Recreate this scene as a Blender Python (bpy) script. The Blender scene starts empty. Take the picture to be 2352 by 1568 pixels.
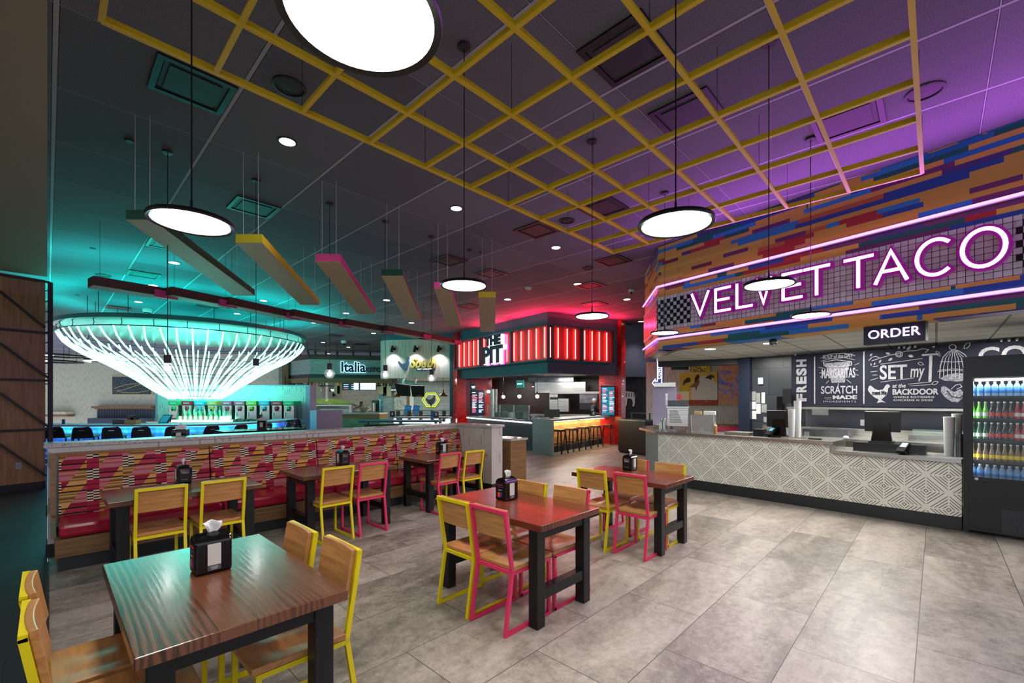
import bpy, bmesh, math, random
from mathutils import Matrix, Vector
random.seed(7)
S = bpy.context.scene
C = S.collection
F, CX, HY, EYE = 1020.0, 1176.0, 917.0, 1.70      # focal length in px, horizon row, eye height
# ---------------------------------------------------------------- camera, world, exposure
cam_d = bpy.data.cameras.new('camera'); cam = bpy.data.objects.new('camera', cam_d); C.objects.link(cam)
cam.location = (0, 0, EYE); cam.rotation_euler = (math.pi/2, 0, 0)
cam_d.sensor_width = 36; cam_d.lens = F/2352*36; cam_d.shift_y = 133/2352; cam_d.clip_start = .05; cam_d.clip_end = 200
S.camera = cam
S.view_settings.view_transform = 'Standard'; S.view_settings.look = 'None'
S.view_settings.gamma = 1; S.view_settings.use_curve_mapping = False
S.view_settings.exposure = 0.29
w = bpy.data.worlds.new('world'); S.world = w; w.use_nodes = True
w.node_tree.nodes['Background'].inputs[0].default_value = (.80, .86, 1, 1)
w.node_tree.nodes['Background'].inputs[1].default_value = 1.0
cy = S.cycles
cy.use_denoising = True; cy.max_bounces = 5; cy.diffuse_bounces = 3; cy.glossy_bounces = 2
cy.transmission_bounces = 5; cy.transparent_max_bounces = 8; cy.sample_clamp_indirect = 4; cy.sample_clamp_direct = 0
cy.caustics_reflective = False; cy.caustics_refractive = False; cy.use_light_tree = True
cy.use_adaptive_sampling = True; cy.adaptive_threshold = .05; cy.time_limit = 900

U2 = Vector((.691, .723, 0)).normalized()      # along the benches
U1 = Vector((-U2.y, U2.x, 0))                  # across, away to the left
CEIL = 4.67
def lin(c):
    if isinstance(c, str):
        c = [int(c[i:i+2], 16)/255 for i in (0, 2, 4)]
        c = [x/12.92 if x <= .04045 else ((x+.055)/1.055)**2.4 for x in c]
    return tuple(c)
# ---------------------------------------------------------------- lights
def light(kind, name, loc, power, color, rot=(0,0,0), size=.3, size2=None, spot=None, blend=.6):
    d = bpy.data.lights.new(name, kind); d.energy = power; d.color = color
    if kind == 'AREA':
        d.size = size
        if size2: d.shape = 'RECTANGLE'; d.size_y = size2
    else: d.shadow_soft_size = size
    if kind == 'SPOT': d.spot_size = spot; d.spot_blend = blend
    o = bpy.data.objects.new(name, d); o.location = loc; o.rotation_euler = rot; C.objects.link(o)
    return o
def G(px, py, z=0.0):
    Y = (EYE-z)*F/(py-HY); return Vector(((px-CX)/F*Y, Y, z))
def at(px, d, z=0.0): return Vector(((px-CX)/F*d, d, z))
# washes from the building's own coloured strips: teal on the chandelier drum, violet on the canopy, red on the stall; two teal fills are added
for k in range(8):
    a = math.pi/4*k+.3; light('AREA', 'chandelier_rim_light', (-10.32+3.3*math.cos(a), 14.5+3.3*math.sin(a), 3.95), 34, (0, 1, .80), (0, math.radians(-152), a), .8, 2.2)
for k in range(5):
    a = 2*math.pi/5*k; light('AREA', 'chandelier_top_light', (-10.32+1.7*math.cos(a), 14.5+1.7*math.sin(a), 3.95), 20, (0, 1, .80), (math.pi, 0, 0), 1.6)
light('SPOT', 'teal_fill_spot', (-6.4, 5.6, 3.9), 300, (0, .75, .85), (0, 0, 0), .3, spot=1.45, blend=1)  # added lamp, no fixture: puts teal on the dark floor at left
light('AREA', 'teal_ceiling_fill', (-8.2, 9.2, 3.72), 26, (0, 1, .85), (math.pi, 0, .3), 3.0, .3)  # added lamp, no fixture: spreads teal over the left ceiling
light('POINT', 'chandelier_core_light', (-10.32, 14.5, 2.95), 270, (.02, 1, .82), size=.6)
for t in (1.2, 3.2, 5.2, 7.2):
    light('AREA', 'canopy_violet_strip', (2.84+.5507*t-.8347*.16, 8.61-.8347*t-.5507*.16, 3.92), 24, (.64, .12, .95), (math.radians(-112), 0, math.atan2(-.8347, .5507)), 2.0, .05)
for x, y, r in ((-.8, 17.3, -.912), (.6, 15.5, -.912), (2.2, 15.2, .52), (3.2, 15.8, .52)):
    light('AREA', 'stall_red_strip', (x, y, 4.26), 45, (1, .02, .08), (math.radians(-150), 0, r), 1.8, .05)
# ---------------------------------------------------------------- node expressions
LITMESH = ('lit_white_diffuser', 'violet_neon_tube', 'red_orange_neon', 'white_led_strip', 'warm_led_strip')
class E:
    nt = None
    def __init__(s, k): s.k = k
    @staticmethod
    def m(op, *a):
        n = E.nt.nodes.new('ShaderNodeMath'); n.operation = op
        for i, x in enumerate(a):
            if isinstance(x, E): E.nt.links.new(x.k, n.inputs[i])
            else: n.inputs[i].default_value = x
        return E(n.outputs[0])
    def __add__(s, o): return E.m('ADD', s, o)
    __radd__ = __add__
    def __sub__(s, o): return E.m('SUBTRACT', s, o)
    def __rsub__(s, o): return E.m('SUBTRACT', o, s)
    def __mul__(s, o): return E.m('MULTIPLY', s, o)
    __rmul__ = __mul__
    def __truediv__(s, o): return E.m('DIVIDE', s, o)
    def fl(s): return E.m('FLOOR', s)
    def fr(s): return E.m('FRACT', s)
    def ab(s): return E.m('ABSOLUTE', s)
    def lt(s, o): return E.m('LESS_THAN', s, o)
    def gt(s, o): return E.m('GREATER_THAN', s, o)
    def mn(s, o): return E.m('MINIMUM', s, o)
    def mx(s, o): return E.m('MAXIMUM', s, o)
    def mod(s, o): return E.m('FLOORED_MODULO', s, o)
def vec(x=0, y=0, z=0):
    n = E.nt.nodes.new('ShaderNodeCombineXYZ')
    for i, a in enumerate((x, y, z)):
        if isinstance(a, E): E.nt.links.new(a.k, n.inputs[i])
        else: n.inputs[i].default_value = a
    return E(n.outputs[0])
def coords(kind='Object'):
    n = E.nt.nodes.new('ShaderNodeTexCoord') if kind != 'World' else E.nt.nodes.new('ShaderNodeNewGeometry')
    s = E.nt.nodes.new('ShaderNodeSeparateXYZ')
    E.nt.links.new(n.outputs['Position' if kind == 'World' else kind], s.inputs[0])
    return [E(s.outputs[i]) for i in range(3)]
def wn(v, out='Value'):
    n = E.nt.nodes.new('ShaderNodeTexWhiteNoise'); n.noise_dimensions = '3D'; E.nt.links.new(v.k, n.inputs['Vector']); return E(n.outputs[out])
def noise(v, scale=5, detail=3, rough=.5, dist=0):
    n = E.nt.nodes.new('ShaderNodeTexNoise'); n.inputs['Scale'].default_value = scale; n.inputs['Detail'].default_value = detail
    n.inputs['Roughness'].default_value = rough; n.inputs['Distortion'].default_value = dist
    if v: E.nt.links.new(v.k, n.inputs['Vector'])
    return E(n.outputs['Fac'])
def ramp(fac, stops, const=False):
    n = E.nt.nodes.new('ShaderNodeValToRGB'); cr = n.color_ramp
    if const: cr.interpolation = 'CONSTANT'
    while len(cr.elements) < len(stops): cr.elements.new(0.5)
    for e, (p, c) in zip(cr.elements, stops): e.position = p; e.color = (*lin(c), 1)
    E.nt.links.new(fac.k, n.inputs[0]); return E(n.outputs[0])
def mix(f, a, b, mode='MIX'):
    n = E.nt.nodes.new('ShaderNodeMix'); n.data_type = 'RGBA'; n.blend_type = mode
    for i, x in ((0, f), (6, a), (7, b)):
        if isinstance(x, E): E.nt.links.new(x.k, n.inputs[i])
        elif i == 0: n.inputs[0].default_value = x
        else: n.inputs[i].default_value = (*lin(x), 1)
    return E(n.outputs[2])
def material(name, fn=None, rough=.5, metal=0, color='888888', emit=None, es=0, spec=.5, var=.12, vs=6, coat=0, alpha=1, trans=0, bumpk=None):
    m = bpy.data.materials.new(name); m.use_nodes = True; E.nt = m.node_tree
    b = m.node_tree.nodes['Principled BSDF']
    b.inputs['Roughness'].default_value = rough; b.inputs['Metallic'].default_value = metal
    b.inputs['Specular IOR Level'].default_value = spec
    b.inputs['Coat Weight'].default_value = coat; b.inputs['Coat Roughness'].default_value = .15
    b.inputs['Transmission Weight'].default_value = trans; b.inputs['Alpha'].default_value = alpha
    h = None
    if fn:
        c = fn()
        if isinstance(c, tuple): c, h = c
    else:
        x, y, z = coords(); n = noise(vec(x, y, z), vs, 3)
        lc = lin(color)
        c = mix(n, tuple(min(1, k*(1-var)) for k in lc), tuple(min(1, k*(1+var)) for k in lc))
    m.node_tree.links.new(c.k, b.inputs['Base Color'])
    if h is not None:
        bn = m.node_tree.nodes.new('ShaderNodeBump'); bn.inputs['Strength'].default_value = bumpk or .3; bn.inputs['Distance'].default_value = .01
        m.node_tree.links.new(h.k, bn.inputs['Height']); m.node_tree.links.new(bn.outputs[0], b.inputs['Normal'])
    if emit:
        m.cycles.emission_sampling = 'AUTO' if name in LITMESH else 'NONE'
        b.inputs['Emission Color'].default_value = (*lin(emit), 1); b.inputs['Emission Strength'].default_value = es
    return m
# ---------------------------------------------------------------- mesh builder
class MB:
    def __init__(s): s.v = []; s.f = []; s.sm = False
    def add(s, vs, fs):
        k = len(s.v); s.v += [tuple(p) for p in vs]; s.f += [tuple(i+k for i in f) for f in fs]; return s
    def box(s, x0, x1, y0, y1, z0, z1):
        return s.add([(x0,y0,z0),(x1,y0,z0),(x1,y1,z0),(x0,y1,z0),(x0,y0,z1),(x1,y0,z1),(x1,y1,z1),(x0,y1,z1)],
            [(0,3,2,1),(4,5,6,7),(0,1,5,4),(1,2,6,5),(2,3,7,6),(3,0,4,7)])
    def bar(s, p, q, w, h=None):
        p = Vector(p); q = Vector(q); d = (q-p).normalized(); h = h or w
        up = Vector((0,0,1)) if abs(d.z) < .95 else Vector((0,1,0))
        a = d.cross(up).normalized()*w/2; b = a.cross(d).normalized()*h/2
        return s.add([p-a-b,p+a-b,p+a+b,p-a+b,q-a-b,q+a-b,q+a+b,q-a+b],[(0,1,2,3),(7,6,5,4),(0,4,5,1),(1,5,6,2),(2,6,7,3),(3,7,4,0)])
    def tube(s, pts, r, n=8, closed=False, r2=None):
        s.sm = True; P = [Vector(p) for p in pts]; k = len(P); vs = []; fs = []; prev = None
        for i, p in enumerate(P):
            if closed: t = P[(i+1) % k]-P[i-1]
            else: t = P[min(i+1, k-1)]-P[max(i-1, 0)]
            t.normalize()
            if prev is None: prev = t.orthogonal().normalized()
            a = (prev-t*prev.dot(t)).normalized(); prev = a; b = t.cross(a)
            rr = r if r2 is None else r+(r2-r)*i/(k-1)
            vs += [p+(a*math.cos(2*math.pi*j/n)+b*math.sin(2*math.pi*j/n))*rr for j in range(n)]
        for i in range(k if closed else k-1):
            i2 = (i+1) % k
            for j in range(n): fs.append((i*n+j, i*n+(j+1) % n, i2*n+(j+1) % n, i2*n+j))
        if not closed: fs += [tuple(reversed(range(n))), tuple((k-1)*n+j for j in range(n))]
        return s.add(vs, fs)
    def lathe(s, prof, n=24, cx=0, cy=0, cz=0, sy=1, cap=True):
        s.sm = True; vs = []; fs = []
        for r, z in prof: vs += [(cx+r*math.cos(2*math.pi*j/n), cy+sy*r*math.sin(2*math.pi*j/n), cz+z) for j in range(n)]
        for i in range(len(prof)-1):
            for j in range(n): fs.append((i*n+j, i*n+(j+1) % n, (i+1)*n+(j+1) % n, (i+1)*n+j))
        if cap and prof[0][0] > 1e-5: fs.append(tuple(reversed(range(n))))
        if cap and prof[-1][0] > 1e-5: fs.append(tuple((len(prof)-1)*n+j for j in range(n)))
        return s.add(vs, fs)
    def ball(s, c, r, n=12, sx=1, sy=1, sz=1):
        pr = [(r*math.sin(math.pi*i/n), -r*math.cos(math.pi*i/n)) for i in range(n+1)]
        k = len(s.v); s.lathe(pr, n*2); s.v[k:] = [(c[0]+x*sx, c[1]+y*sy, c[2]+z*sz) for x, y, z in s.v[k:]]; return s
    def pz(s, poly, z0, z1):      # plan outline (ccw) between two heights
        n = len(poly); z1s = z1 if isinstance(z1, (list, tuple)) else [z1]*n
        return s.add([(x, y, z0) for x, y in poly]+[(x, y, z) for (x, y), z in zip(poly, z1s)],
            [tuple(reversed(range(n))), tuple(range(n, 2*n))]+[(i, (i+1) % n, n+(i+1) % n, n+i) for i in range(n)])
    def py(s, poly, y0, y1):      # outline in x,z extruded along y
        n = len(poly)
        return s.add([(x, y0, z) for x, z in poly]+[(x, y1, z) for x, z in poly],
            [tuple(range(n)), tuple(reversed(range(n, 2*n)))]+[(i, n+i, n+(i+1) % n, (i+1) % n) for i in range(n)])
    def px(s, poly, x0, x1):      # outline in y,z extruded along x
        n = len(poly)
        return s.add([(x0, y, z) for y, z in poly]+[(x1, y, z) for y, z in poly],
            [tuple(reversed(range(n))), tuple(range(n, 2*n))]+[(i, (i+1) % n, n+(i+1) % n, n+i) for i in range(n)])
    def ribbon(s, pts, w, y0, y1, closed=False):   # stroke of width w in x,z
        P = [Vector((x, z)) for x, z in pts]; k = len(P); L = []; R = []
        for i in range(k):
            a = P[i-1] if (i > 0 or closed) else None; b = P[(i+1) % k] if (i < k-1 or closed) else None
            d1 = (P[i]-a).normalized() if a is not None else None; d2 = (b-P[i]).normalized() if b is not None else None
            if d1 is None: d = d2; q = P[i]-d*w/2 if not closed else P[i]; m = 1
            elif d2 is None: d = d1; q = P[i]+d*w/2; m = 1
            else:
                d = (d1+d2); d = d.normalized() if d.length > .3 else d1; m = min(1.8, 1/max(.3, d.dot(d1))); q = P[i]
            n = Vector((-d.y, d.x))*w/2*m; L.append(q+n); R.append(q-n)
        vs = [(p.x, y0, p.y) for p in L]+[(p.x, y0, p.y) for p in R]+[(p.x, y1, p.y) for p in L]+[(p.x, y1, p.y) for p in R]
        fs = []
        for i in range(k if closed else k-1):
            j = (i+1) % k
            fs += [(i, k+i, k+j, j), (2*k+i, 2*k+j, 3*k+j, 3*k+i), (i, j, 2*k+j, 2*k+i), (k+i, 3*k+i, 3*k+j, k+j)]
        if not closed: fs += [(0, 2*k, 3*k, k), (k-1, 2*k-1, 4*k-1, 3*k-1)]
        return s.add(vs, fs)
    def xf(s, M, k=0): s.v[k:] = [tuple(M @ Vector(p)) for p in s.v[k:]]; return s
    def build(s, name, mat, parent=None, loc=(0,0,0), rz=0, bevel=0, smooth=None):
        me = bpy.data.meshes.new(name); me.from_pydata(s.v, [], s.f)
        bm = bmesh.new(); bm.from_mesh(me); bmesh.ops.recalc_face_normals(bm, faces=bm.faces); bm.to_mesh(me); bm.free()
        for m in (mat if isinstance(mat, (list, tuple)) else [mat]): me.materials.append(m)
        if smooth or (smooth is None and s.sm):
            me.shade_smooth(); me.set_sharp_from_angle(angle=math.radians(38))
        o = bpy.data.objects.new(name, me); C.objects.link(o); o.location = loc; o.rotation_euler = (0, 0, rz)
        if parent: o.parent = parent
        if bevel:
            b = o.modifiers.new('bevel', 'BEVEL'); b.width = bevel; b.segments = 2; b.limit_method = 'ANGLE'
        return o
def tag(o, label, cat, group=None, kind=None):
    o['label'] = label; o['category'] = cat
    if group: o['group'] = group
    if kind: o['kind'] = kind
    return o
def thing(name, label, cat, loc=(0,0,0), rz=0, group=None):
    o = bpy.data.objects.new(name, None); C.objects.link(o); o.location = loc; o.rotation_euler = (0,0,rz); o.empty_display_size = .1
    return tag(o, label, cat, group)
def struct(o, label=None):
    o['kind'] = 'structure'
    if label: o['label'] = label
    return o
def dup(o, parent=None, loc=None, rz=None, label=None, group=None):
    c = o.copy(); C.objects.link(c); c.parent = parent
    if parent is None:
        if loc is not None: c.location = loc
        if rz is not None: c.rotation_euler = (0, 0, rz)
        if label: c['label'] = label
        if group: c['group'] = group
    for ch in list(o.children): dup(ch, c)
    return c
def text(name, body, mat, parent, x, y, z, size, extrude=.004, bold=0, align='CENTER', shear=0, sx=1, rot=0, space=1, lines=1, label=None):
    cu = bpy.data.curves.new(name, 'FONT'); cu.body = body; cu.size = size; cu.extrude = extrude; cu.offset = bold; cu.align_x = align
    cu.align_y = 'CENTER'; cu.shear = shear; cu.space_character = space; cu.space_line = lines; cu.resolution_u = 4
    tmp = bpy.data.objects.new('tmp_text', cu); me = bpy.data.meshes.new_from_object(tmp); bpy.data.objects.remove(tmp); bpy.data.curves.remove(cu); me.name = name
    me.materials.clear(); me.materials.append(mat)
    o = bpy.data.objects.new(name, me); C.objects.link(o); o.parent = parent; o.location = (x, y, z)
    o.rotation_euler = Matrix.Rotation(math.pi/2, 3, 'X').to_euler() if not rot else (Matrix.Rotation(rot, 3, 'Y') @ Matrix.Rotation(math.pi/2, 3, 'X')).to_euler()
    o.scale = (sx, 1, 1)
    if label: o['label'] = label
    return o
class Pl:        # a vertical plane seen from the room, a on the left, b on the right; local x along it, local y away from the viewer
    def __init__(s, a, b):
        s.a = Vector((a[0], a[1], 0)); s.b = Vector((b[0], b[1], 0)); s.d = (s.b-s.a).normalized(); s.L = (s.b-s.a).length
        s.rz = math.atan2(s.d.y, s.d.x)
    def s_(s, px, off=0):
        n = Vector((-s.d.y, s.d.x, 0)); A = s.a+n*off; r = (px-CX)/F
        t = (r*A.y-A.x)/(s.d.x-r*s.d.y); return t
    def sz(s, px, py, off=0):
        n = Vector((-s.d.y, s.d.x, 0)); t = s.s_(px, off); Y = (s.a+n*off+s.d*t).y
        return t, EYE-(py-HY)*Y/F
    def w(s, t, off=0, z=0):
        n = Vector((-s.d.y, s.d.x, 0)); return s.a+s.d*t+n*off+Vector((0,0,z))
    def kw(s): return dict(loc=s.a, rz=s.rz)
# ---------------------------------------------------------------- materials
def uvw():
    x, y, z = coords('World'); u = x*U2.x+y*U2.y; v = x*U1.x+y*U1.y; return x, y, z, u, v
def floor_fn(dark):
    def fn():
        x, y, z, u, v = uvw()
        vv = (v-1.958)/.62; row = vv.fl(); uu = (u-2.911)/1.24+row.mod(2)*.5; col = uu.fl()
        fu = uu.fr(); fv = vv.fr()
        g = (fu.lt(.0022)+fu.gt(.9978)+fv.lt(.0042)+fv.gt(.9958)).mn(1)
        r = wn(vec(row, col, 3)); p = vec(u*.6+r*7, v*1.6+r*5, r*9)
        n = noise(p, 1.3, 9, .68, .7); n2 = noise(vec(u, v, 0), 11, 6, .75, .3)
        n4 = noise(vec(u*1.0+r, v, 0), 38, 4, .8); k = n*.46+n2*.30+n4*.18+r*.07
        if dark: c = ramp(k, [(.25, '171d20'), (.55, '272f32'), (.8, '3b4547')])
        else: c = ramp(k, [(.34, '524a42'), (.44, '7c7369'), (.52, '9d9488'), (.62, 'b8b0a4')])
        return mix(g, c, '1c1f20' if dark else '3f3b38'), n2*.3-g*.8
    return fn
m_floor = material('floor_tile', floor_fn(False), rough=.38, spec=.42, bumpk=.25)
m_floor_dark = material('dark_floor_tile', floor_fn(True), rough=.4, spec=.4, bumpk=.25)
def ceil_fn():
    x, y, z, u, v = uvw()
    a = ((u-2.517)/1.235).fr(); b = ((v-6.05)/1.28).fr()
    r = wn(vec(((u-2.517)/1.235).fl(), ((v-6.05)/1.28).fl(), 1))
    n = noise(vec(x*14, y*14, 0), 9, 3, .7)
    c = ramp(n*.85+r*.12, [(.3, '55555f'), (.52, '767682'), (.72, '9696a2')])
    g = ((a-.5).ab().gt(.487)+(b-.5).ab().gt(.4965)).mn(1); e = ((a-.5).ab().gt(.4825)+(b-.5).ab().gt(.4935)).mn(1)
    c = mix(e, c, '2a2a30'); return mix(g, c, 'b4b6c0'), n*.5-e
m_ceil = material('acoustic_ceiling', ceil_fn, rough=.85, spec=.2, bumpk=.4)
def white_ceil_fn():
    x, y, z, u, v = uvw()
    a = (u/.61).fr(); b = (v/.61).fr(); n = noise(vec(x, y, z), 60, 3)
    c = mix(n, 'dcddd4', 'eceee6'); g = ((a-.5).ab().gt(.478)+(b-.5).ab().gt(.478)).mn(1)
    return mix(g, c, '8d8f88')
m_wceil = material('white_ceiling_tile', white_ceil_fn, rough=.8)
def stripes_fn():
    x, y, z = coords(); row = (z/.062).fl(); r1 = wn(vec(row, 1, 1)); r2 = wn(vec(row, 5, 2)); L = r2*.75+.35
    uu = (x+r1*5)/L; col = uu.fl(); col2 = (uu*1.0).fl()
    h = wn(vec(row, col, 9)); reg = noise(vec(x*.55, row*.085, 4), 1.0, 1)
    k = (reg-.5)*1.5+.64+(h-.5)*.46
    hot = ramp(h, [(0, 'c99c40'), (.26, 'a8302e'), (.36, 'd4ac48'), (.52, 'bd6434'), (.60, '742640'), (.70, 'bf9050'), (.85, 'b82a6a'), (.94, '77743a')], True)
    cool = ramp(h, [(0, '1f6cb0'), (.24, '14605a'), (.42, '4b3878'), (.56, '2f80c0'), (.68, '204a98'), (.76, 'cf9d45'), (.90, '6a3464')], True)
    return mix(k.lt(.56), cool, hot)
m_stripes = material('painted_slat_wall', stripes_fn, rough=.45)
def grid_tile(cell, c1, c2, grout, w=.06, var=.1, rough=.2, kind='Object'):
    def fn():
        x, y, z = coords(kind); a = x/cell; b = z/cell
        g = ((a.fr()-.5).ab().gt(.5-w/2)+(b.fr()-.5).ab().gt(.5-w/2)).mn(1)
        r = wn(vec(a.fl(), b.fl(), 1)); return mix(g, mix(r, c1, c2), grout), g*-1
    return fn
m_mosaic = material('white_mosaic_tile', grid_tile(.072, 'cbc2c8', 'e6e0e4', '35323c', .09), rough=.22, bumpk=.5)
def checker_fn():
    x, y, z = coords(); a = (x/.072); b = (z/.072); k = (a.fl()+b.fl()).mod(2)
    g = ((a.fr()-.5).ab().gt(.46)+(b.fr()-.5).ab().gt(.46)).mn(1)
    return mix(g, mix(k, '14131c', 'cfc9cf'), '25222c'), g*-1
m_checker = material('checker_mosaic_tile', checker_fn, rough=.22, bumpk=.5)
def brick_fn(bw, bh, c1, c2, grout, w=.1):
    def fn():
        x, y, z = coords(); x = x+y; b = z/bh; row = b.fl(); a = x/bw+row.mod(2)*.5
        g = ((a.fr()-.5).ab().gt(.5-w*bh/bw/2)+(b.fr()-.5).ab().gt(.5-w/2)).mn(1)
        r = wn(vec(a.fl(), row, 1)); n = noise(vec(x, y, z), 30, 3)
        return mix(g, mix(r*.7+n*.3, c1, c2), grout), r*.5-g*1.5+n*.3
    return fn
m_redbrick = material('glazed_red_brick', brick_fn(.2, .065, 'a00f0f', 'e01e1a', '4a0808'), rough=.12, bumpk=.9, spec=.7)
m_greybrick = material('grey_brick', brick_fn(.22, .075, '6d6f68', '8d9088', '3b3d3a'), rough=.5, bumpk=.5)
m_bluebrick = material('pale_brick', brick_fn(.24, .08, '8f9a98', 'b0b8b4', '55605f'), rough=.5, bumpk=.4)
m_whitetile = material('white_kitchen_tile', brick_fn(.15, .15, '7f8b8c', '98a3a3', '566264', .06), rough=.3, bumpk=.3)
m_darktile = material('dark_wall_tile', brick_fn(.6, .6, '2e3136', '3a3d43', '1b1c1f', .02), rough=.35, bumpk=.2)
m_blacktile = material('charcoal_tile', brick_fn(.3, .3, '2b2529', '3b3438', '17151a', .05), rough=.3, bumpk=.2)
m_pebble = material('terrazzo_floor', lambda: ramp(noise(vec(*coords('World')[:2]), 26, 3, .7), [(.35, '2f2d2b'), (.5, '77736c'), (.62, 'b5b0a6')]), rough=.3)
def dash_fn(bg1, bg2, dash):
    def fn():
        x, y, z = coords(); x = x+y; a = x/.085; col = a.fl(); r = wn(vec(col, 2, 2)); b = z/.5+r*7.3; row = b.fl()
        r2 = wn(vec(col, row, 5)); ln = b.fr().lt(.34); on = r2.gt(.35)*ln*(a.fr().lt(.24))
        joint = (a.fr().gt(.96)+(b*1.0).fr().gt(.985)).mn(1)
        n = noise(vec(x, y, z), 4, 3); c = mix(n, bg1, bg2); c = mix(joint*.35, c, '77716b'); return mix(on*.8, c, dash)
    return fn
m_dash = material('white_mosaic_panel', dash_fn('b6b0a8', 'c9c3bb', '8c8064'), rough=.35)
m_dashfar = material('pale_dash_wallpaper', dash_fn('b9b7a2', 'c8c6b2', '7d8078'), rough=.6)
m_dashteal = material('white_dash_partition', dash_fn('b9c4c0', 'c7d0cc', '6c8480'), rough=.5)
def fabric_fn():
    x, y, z = coords(); rh = .0145; row = (z/rh).fl()
    u = x/.30; cu = u.fr(); par = u.fl().mod(2); rr = (row+par*8).mod(16)
    dg = (x-z*.62)/.34; diag = dg.fr().lt(.45)
    tan = ramp(wn(vec(row.mod(5), 3, 3)), [(0, 'b98f5a'), (.35, '8a6a2e'), (.55, 'c79a63'), (.8, '6c4a1f')], True)
    pink = ramp(wn(vec(row.mod(7), 8, 3)), [(0, 'b5727c'), (.35, 'c07a80'), (.6, 'b34a2e'), (.8, 'a35a74')], True)
    base = mix(diag, pink, tan); crim = mix(row.mod(4).lt(1), 'a01f38', '6d1530')
    band = rr.lt(8); blackl = row.mod(4).lt(1)
    bandc = mix(diag, mix(row.mod(8).gt(3), 'b03b4c', '8c1a34'), mix(row.mod(8).gt(3), 'c98f3a', 'd0a05a')); bandc = mix(blackl, bandc, '1c1219')
    base = mix(band, base, bandc)
    incol = cu.lt(.34); chk = (row.mod(2)+(cu/.17).fl()).mod(2)
    colc = mix(band, mix(par, base, crim), mix(chk, 'd9c7a8', '191417'))
    c = mix(incol, base, colc)
    n = noise(vec(x*200, y*200, z*200), 3, 2)
    return mix(n*.2, c, '3a2020')
m_fabric = material('woven_geometric_fabric', fabric_fn, rough=.8, spec=.2)
def plank_fn(light_, dark_, ax=0, pw=.14, grain=1.0, knots=True):
    def fn():
        P = coords(); l, q = (P[0], P[1]) if ax == 0 else (P[1], P[0]); z = P[2]
        pl = (q/pw).fl(); r = wn(vec(pl, 4, 4))
        wv = E.nt.nodes.new('ShaderNodeTexWave'); wv.wave_type = 'BANDS'; wv.bands_direction = 'Y'; wv.inputs['Scale'].default_value = 4.6*grain
        wv.inputs['Distortion'].default_value = 8; wv.inputs['Detail'].default_value = 4; wv.inputs['Detail Scale'].default_value = .75
        E.nt.links.new(vec(l*.42+r*13, q*2.6+r*7, z+r*3).k, wv.inputs['Vector'])
        g = E(wv.outputs['Fac']); n = noise(vec(l*3, q*60, z), 3, 4); n3 = noise(vec(l*2.5+r*9, q*7, z), 2, 3)
        g2 = g*g; k = g2*.42*(n3+.35)+n*.28+n3*.22+r*.22
        seam = (q/pw).fr().lt(.012)
        c = ramp(k, [(.15, dark_), (.45, light_), (.95, light_)])
        return mix(seam, c, '0e0806'), g2*.6+n*.2
    return fn
m_table = material('stained_oak_planks', plank_fn('6c422b', '180c08', 1, .135), rough=.22, spec=.6, bumpk=.05, coat=.35)
m_tabler = material('reddish_oak_planks', plank_fn('6e3422', '2a0f0a', 1, .135, .7), rough=.24, spec=.5, bumpk=.06)
def wood_fn(a, b, sx=1, sz=14, ax='x'):
    def fn():
        x, y, z = coords(); v = vec(x*sx, y*6, z*sz) if ax == 'x' else vec(x*sz, y*6, z*sx)
        n = noise(v, 3.2, 5, .6, .5); return ramp(n, [(.32, a), (.68, b)])
    return fn
m_chairwood = material('honey_beech', wood_fn('9c6a3a', 'c08b52', 1.2, 12), rough=.28, spec=.5)
m_slatwood = material('walnut_veneer_wall', wood_fn('7c5436', 'a2764c', .5, 7, 'z'), rough=.5)
m_trimwood = material('oak_trim', wood_fn('6b4a2b', '8f6a40', .6, 14), rough=.5)
m_darkwood = material('charcoal_wood', wood_fn('1e1d1e', '353235', .5, 16, 'z'), rough=.45)
m_bafflewood = material('baffle_oak_veneer', lambda: ramp(noise(vec(coords()[0]*30, coords()[1]*1.6, 0), 3, 5, .6, .4), [(.3, 'a98b66'), (.7, 'ccae84')]), rough=.55)
m_whitewood = material('whitewashed_planks', wood_fn('a3978b', 'c9c0b4', .25, 5, 'z'), rough=.6)
def diamond_fn():
    x, y, z = coords(); p = .44; a = (x/p).fr()-.5; b = ((z-.035)/p).fr()-.5
    d = a.ab()+b.ab(); d = d.mn(1-d); k = ((d-.04)/.092).fr(); ln = k.lt(.25)*d.lt(.45)*d.gt(.04)
    brk = ((a.ab()-.0).lt(.018)+b.ab().lt(.018)).mn(1)*d.gt(.12); brk2 = ((a.ab()).gt(.482)+(b.ab()).gt(.482)).mn(1)*d.gt(.12)
    n = noise(vec(x, y, z), 12, 3); c = mix(n, 'dedacd', 'eeeadd')
    return mix(ln*(1-brk)*(1-brk2), c, '14120f'), ln*-1
m_diamond = material('diamond_line_tile', diamond_fn, rough=.3, bumpk=.06)
def herring_fn():
    x, y, z = coords(); a = (x/.12).fr(); t = (a-.5).ab()*.24; k = ((z+t)/.07).fr(); r = wn(vec(((z+t)/.07).fl(), (x/.12).fl(), 1))
    return mix(k.lt(.14), mix(r, '0d4a34', '2f8a63'), 'b7b98c')
m_herring = material('green_herringbone_tile', herring_fn, rough=.2)
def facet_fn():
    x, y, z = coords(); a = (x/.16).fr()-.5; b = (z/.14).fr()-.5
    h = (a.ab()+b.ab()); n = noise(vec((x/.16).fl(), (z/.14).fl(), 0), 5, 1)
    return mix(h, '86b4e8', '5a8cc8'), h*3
m_facet = material('faceted_blue_tinted_tile', facet_fn, rough=.3, bumpk=1.0)  # blue bar light is tinted into the white tile's colour
m_shingle = material('hammered_copper_shingle', brick_fn(.3, .12, '8a5a30', 'c08a50', '5a3a1c', .08), rough=.4, bumpk=.9)
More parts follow.
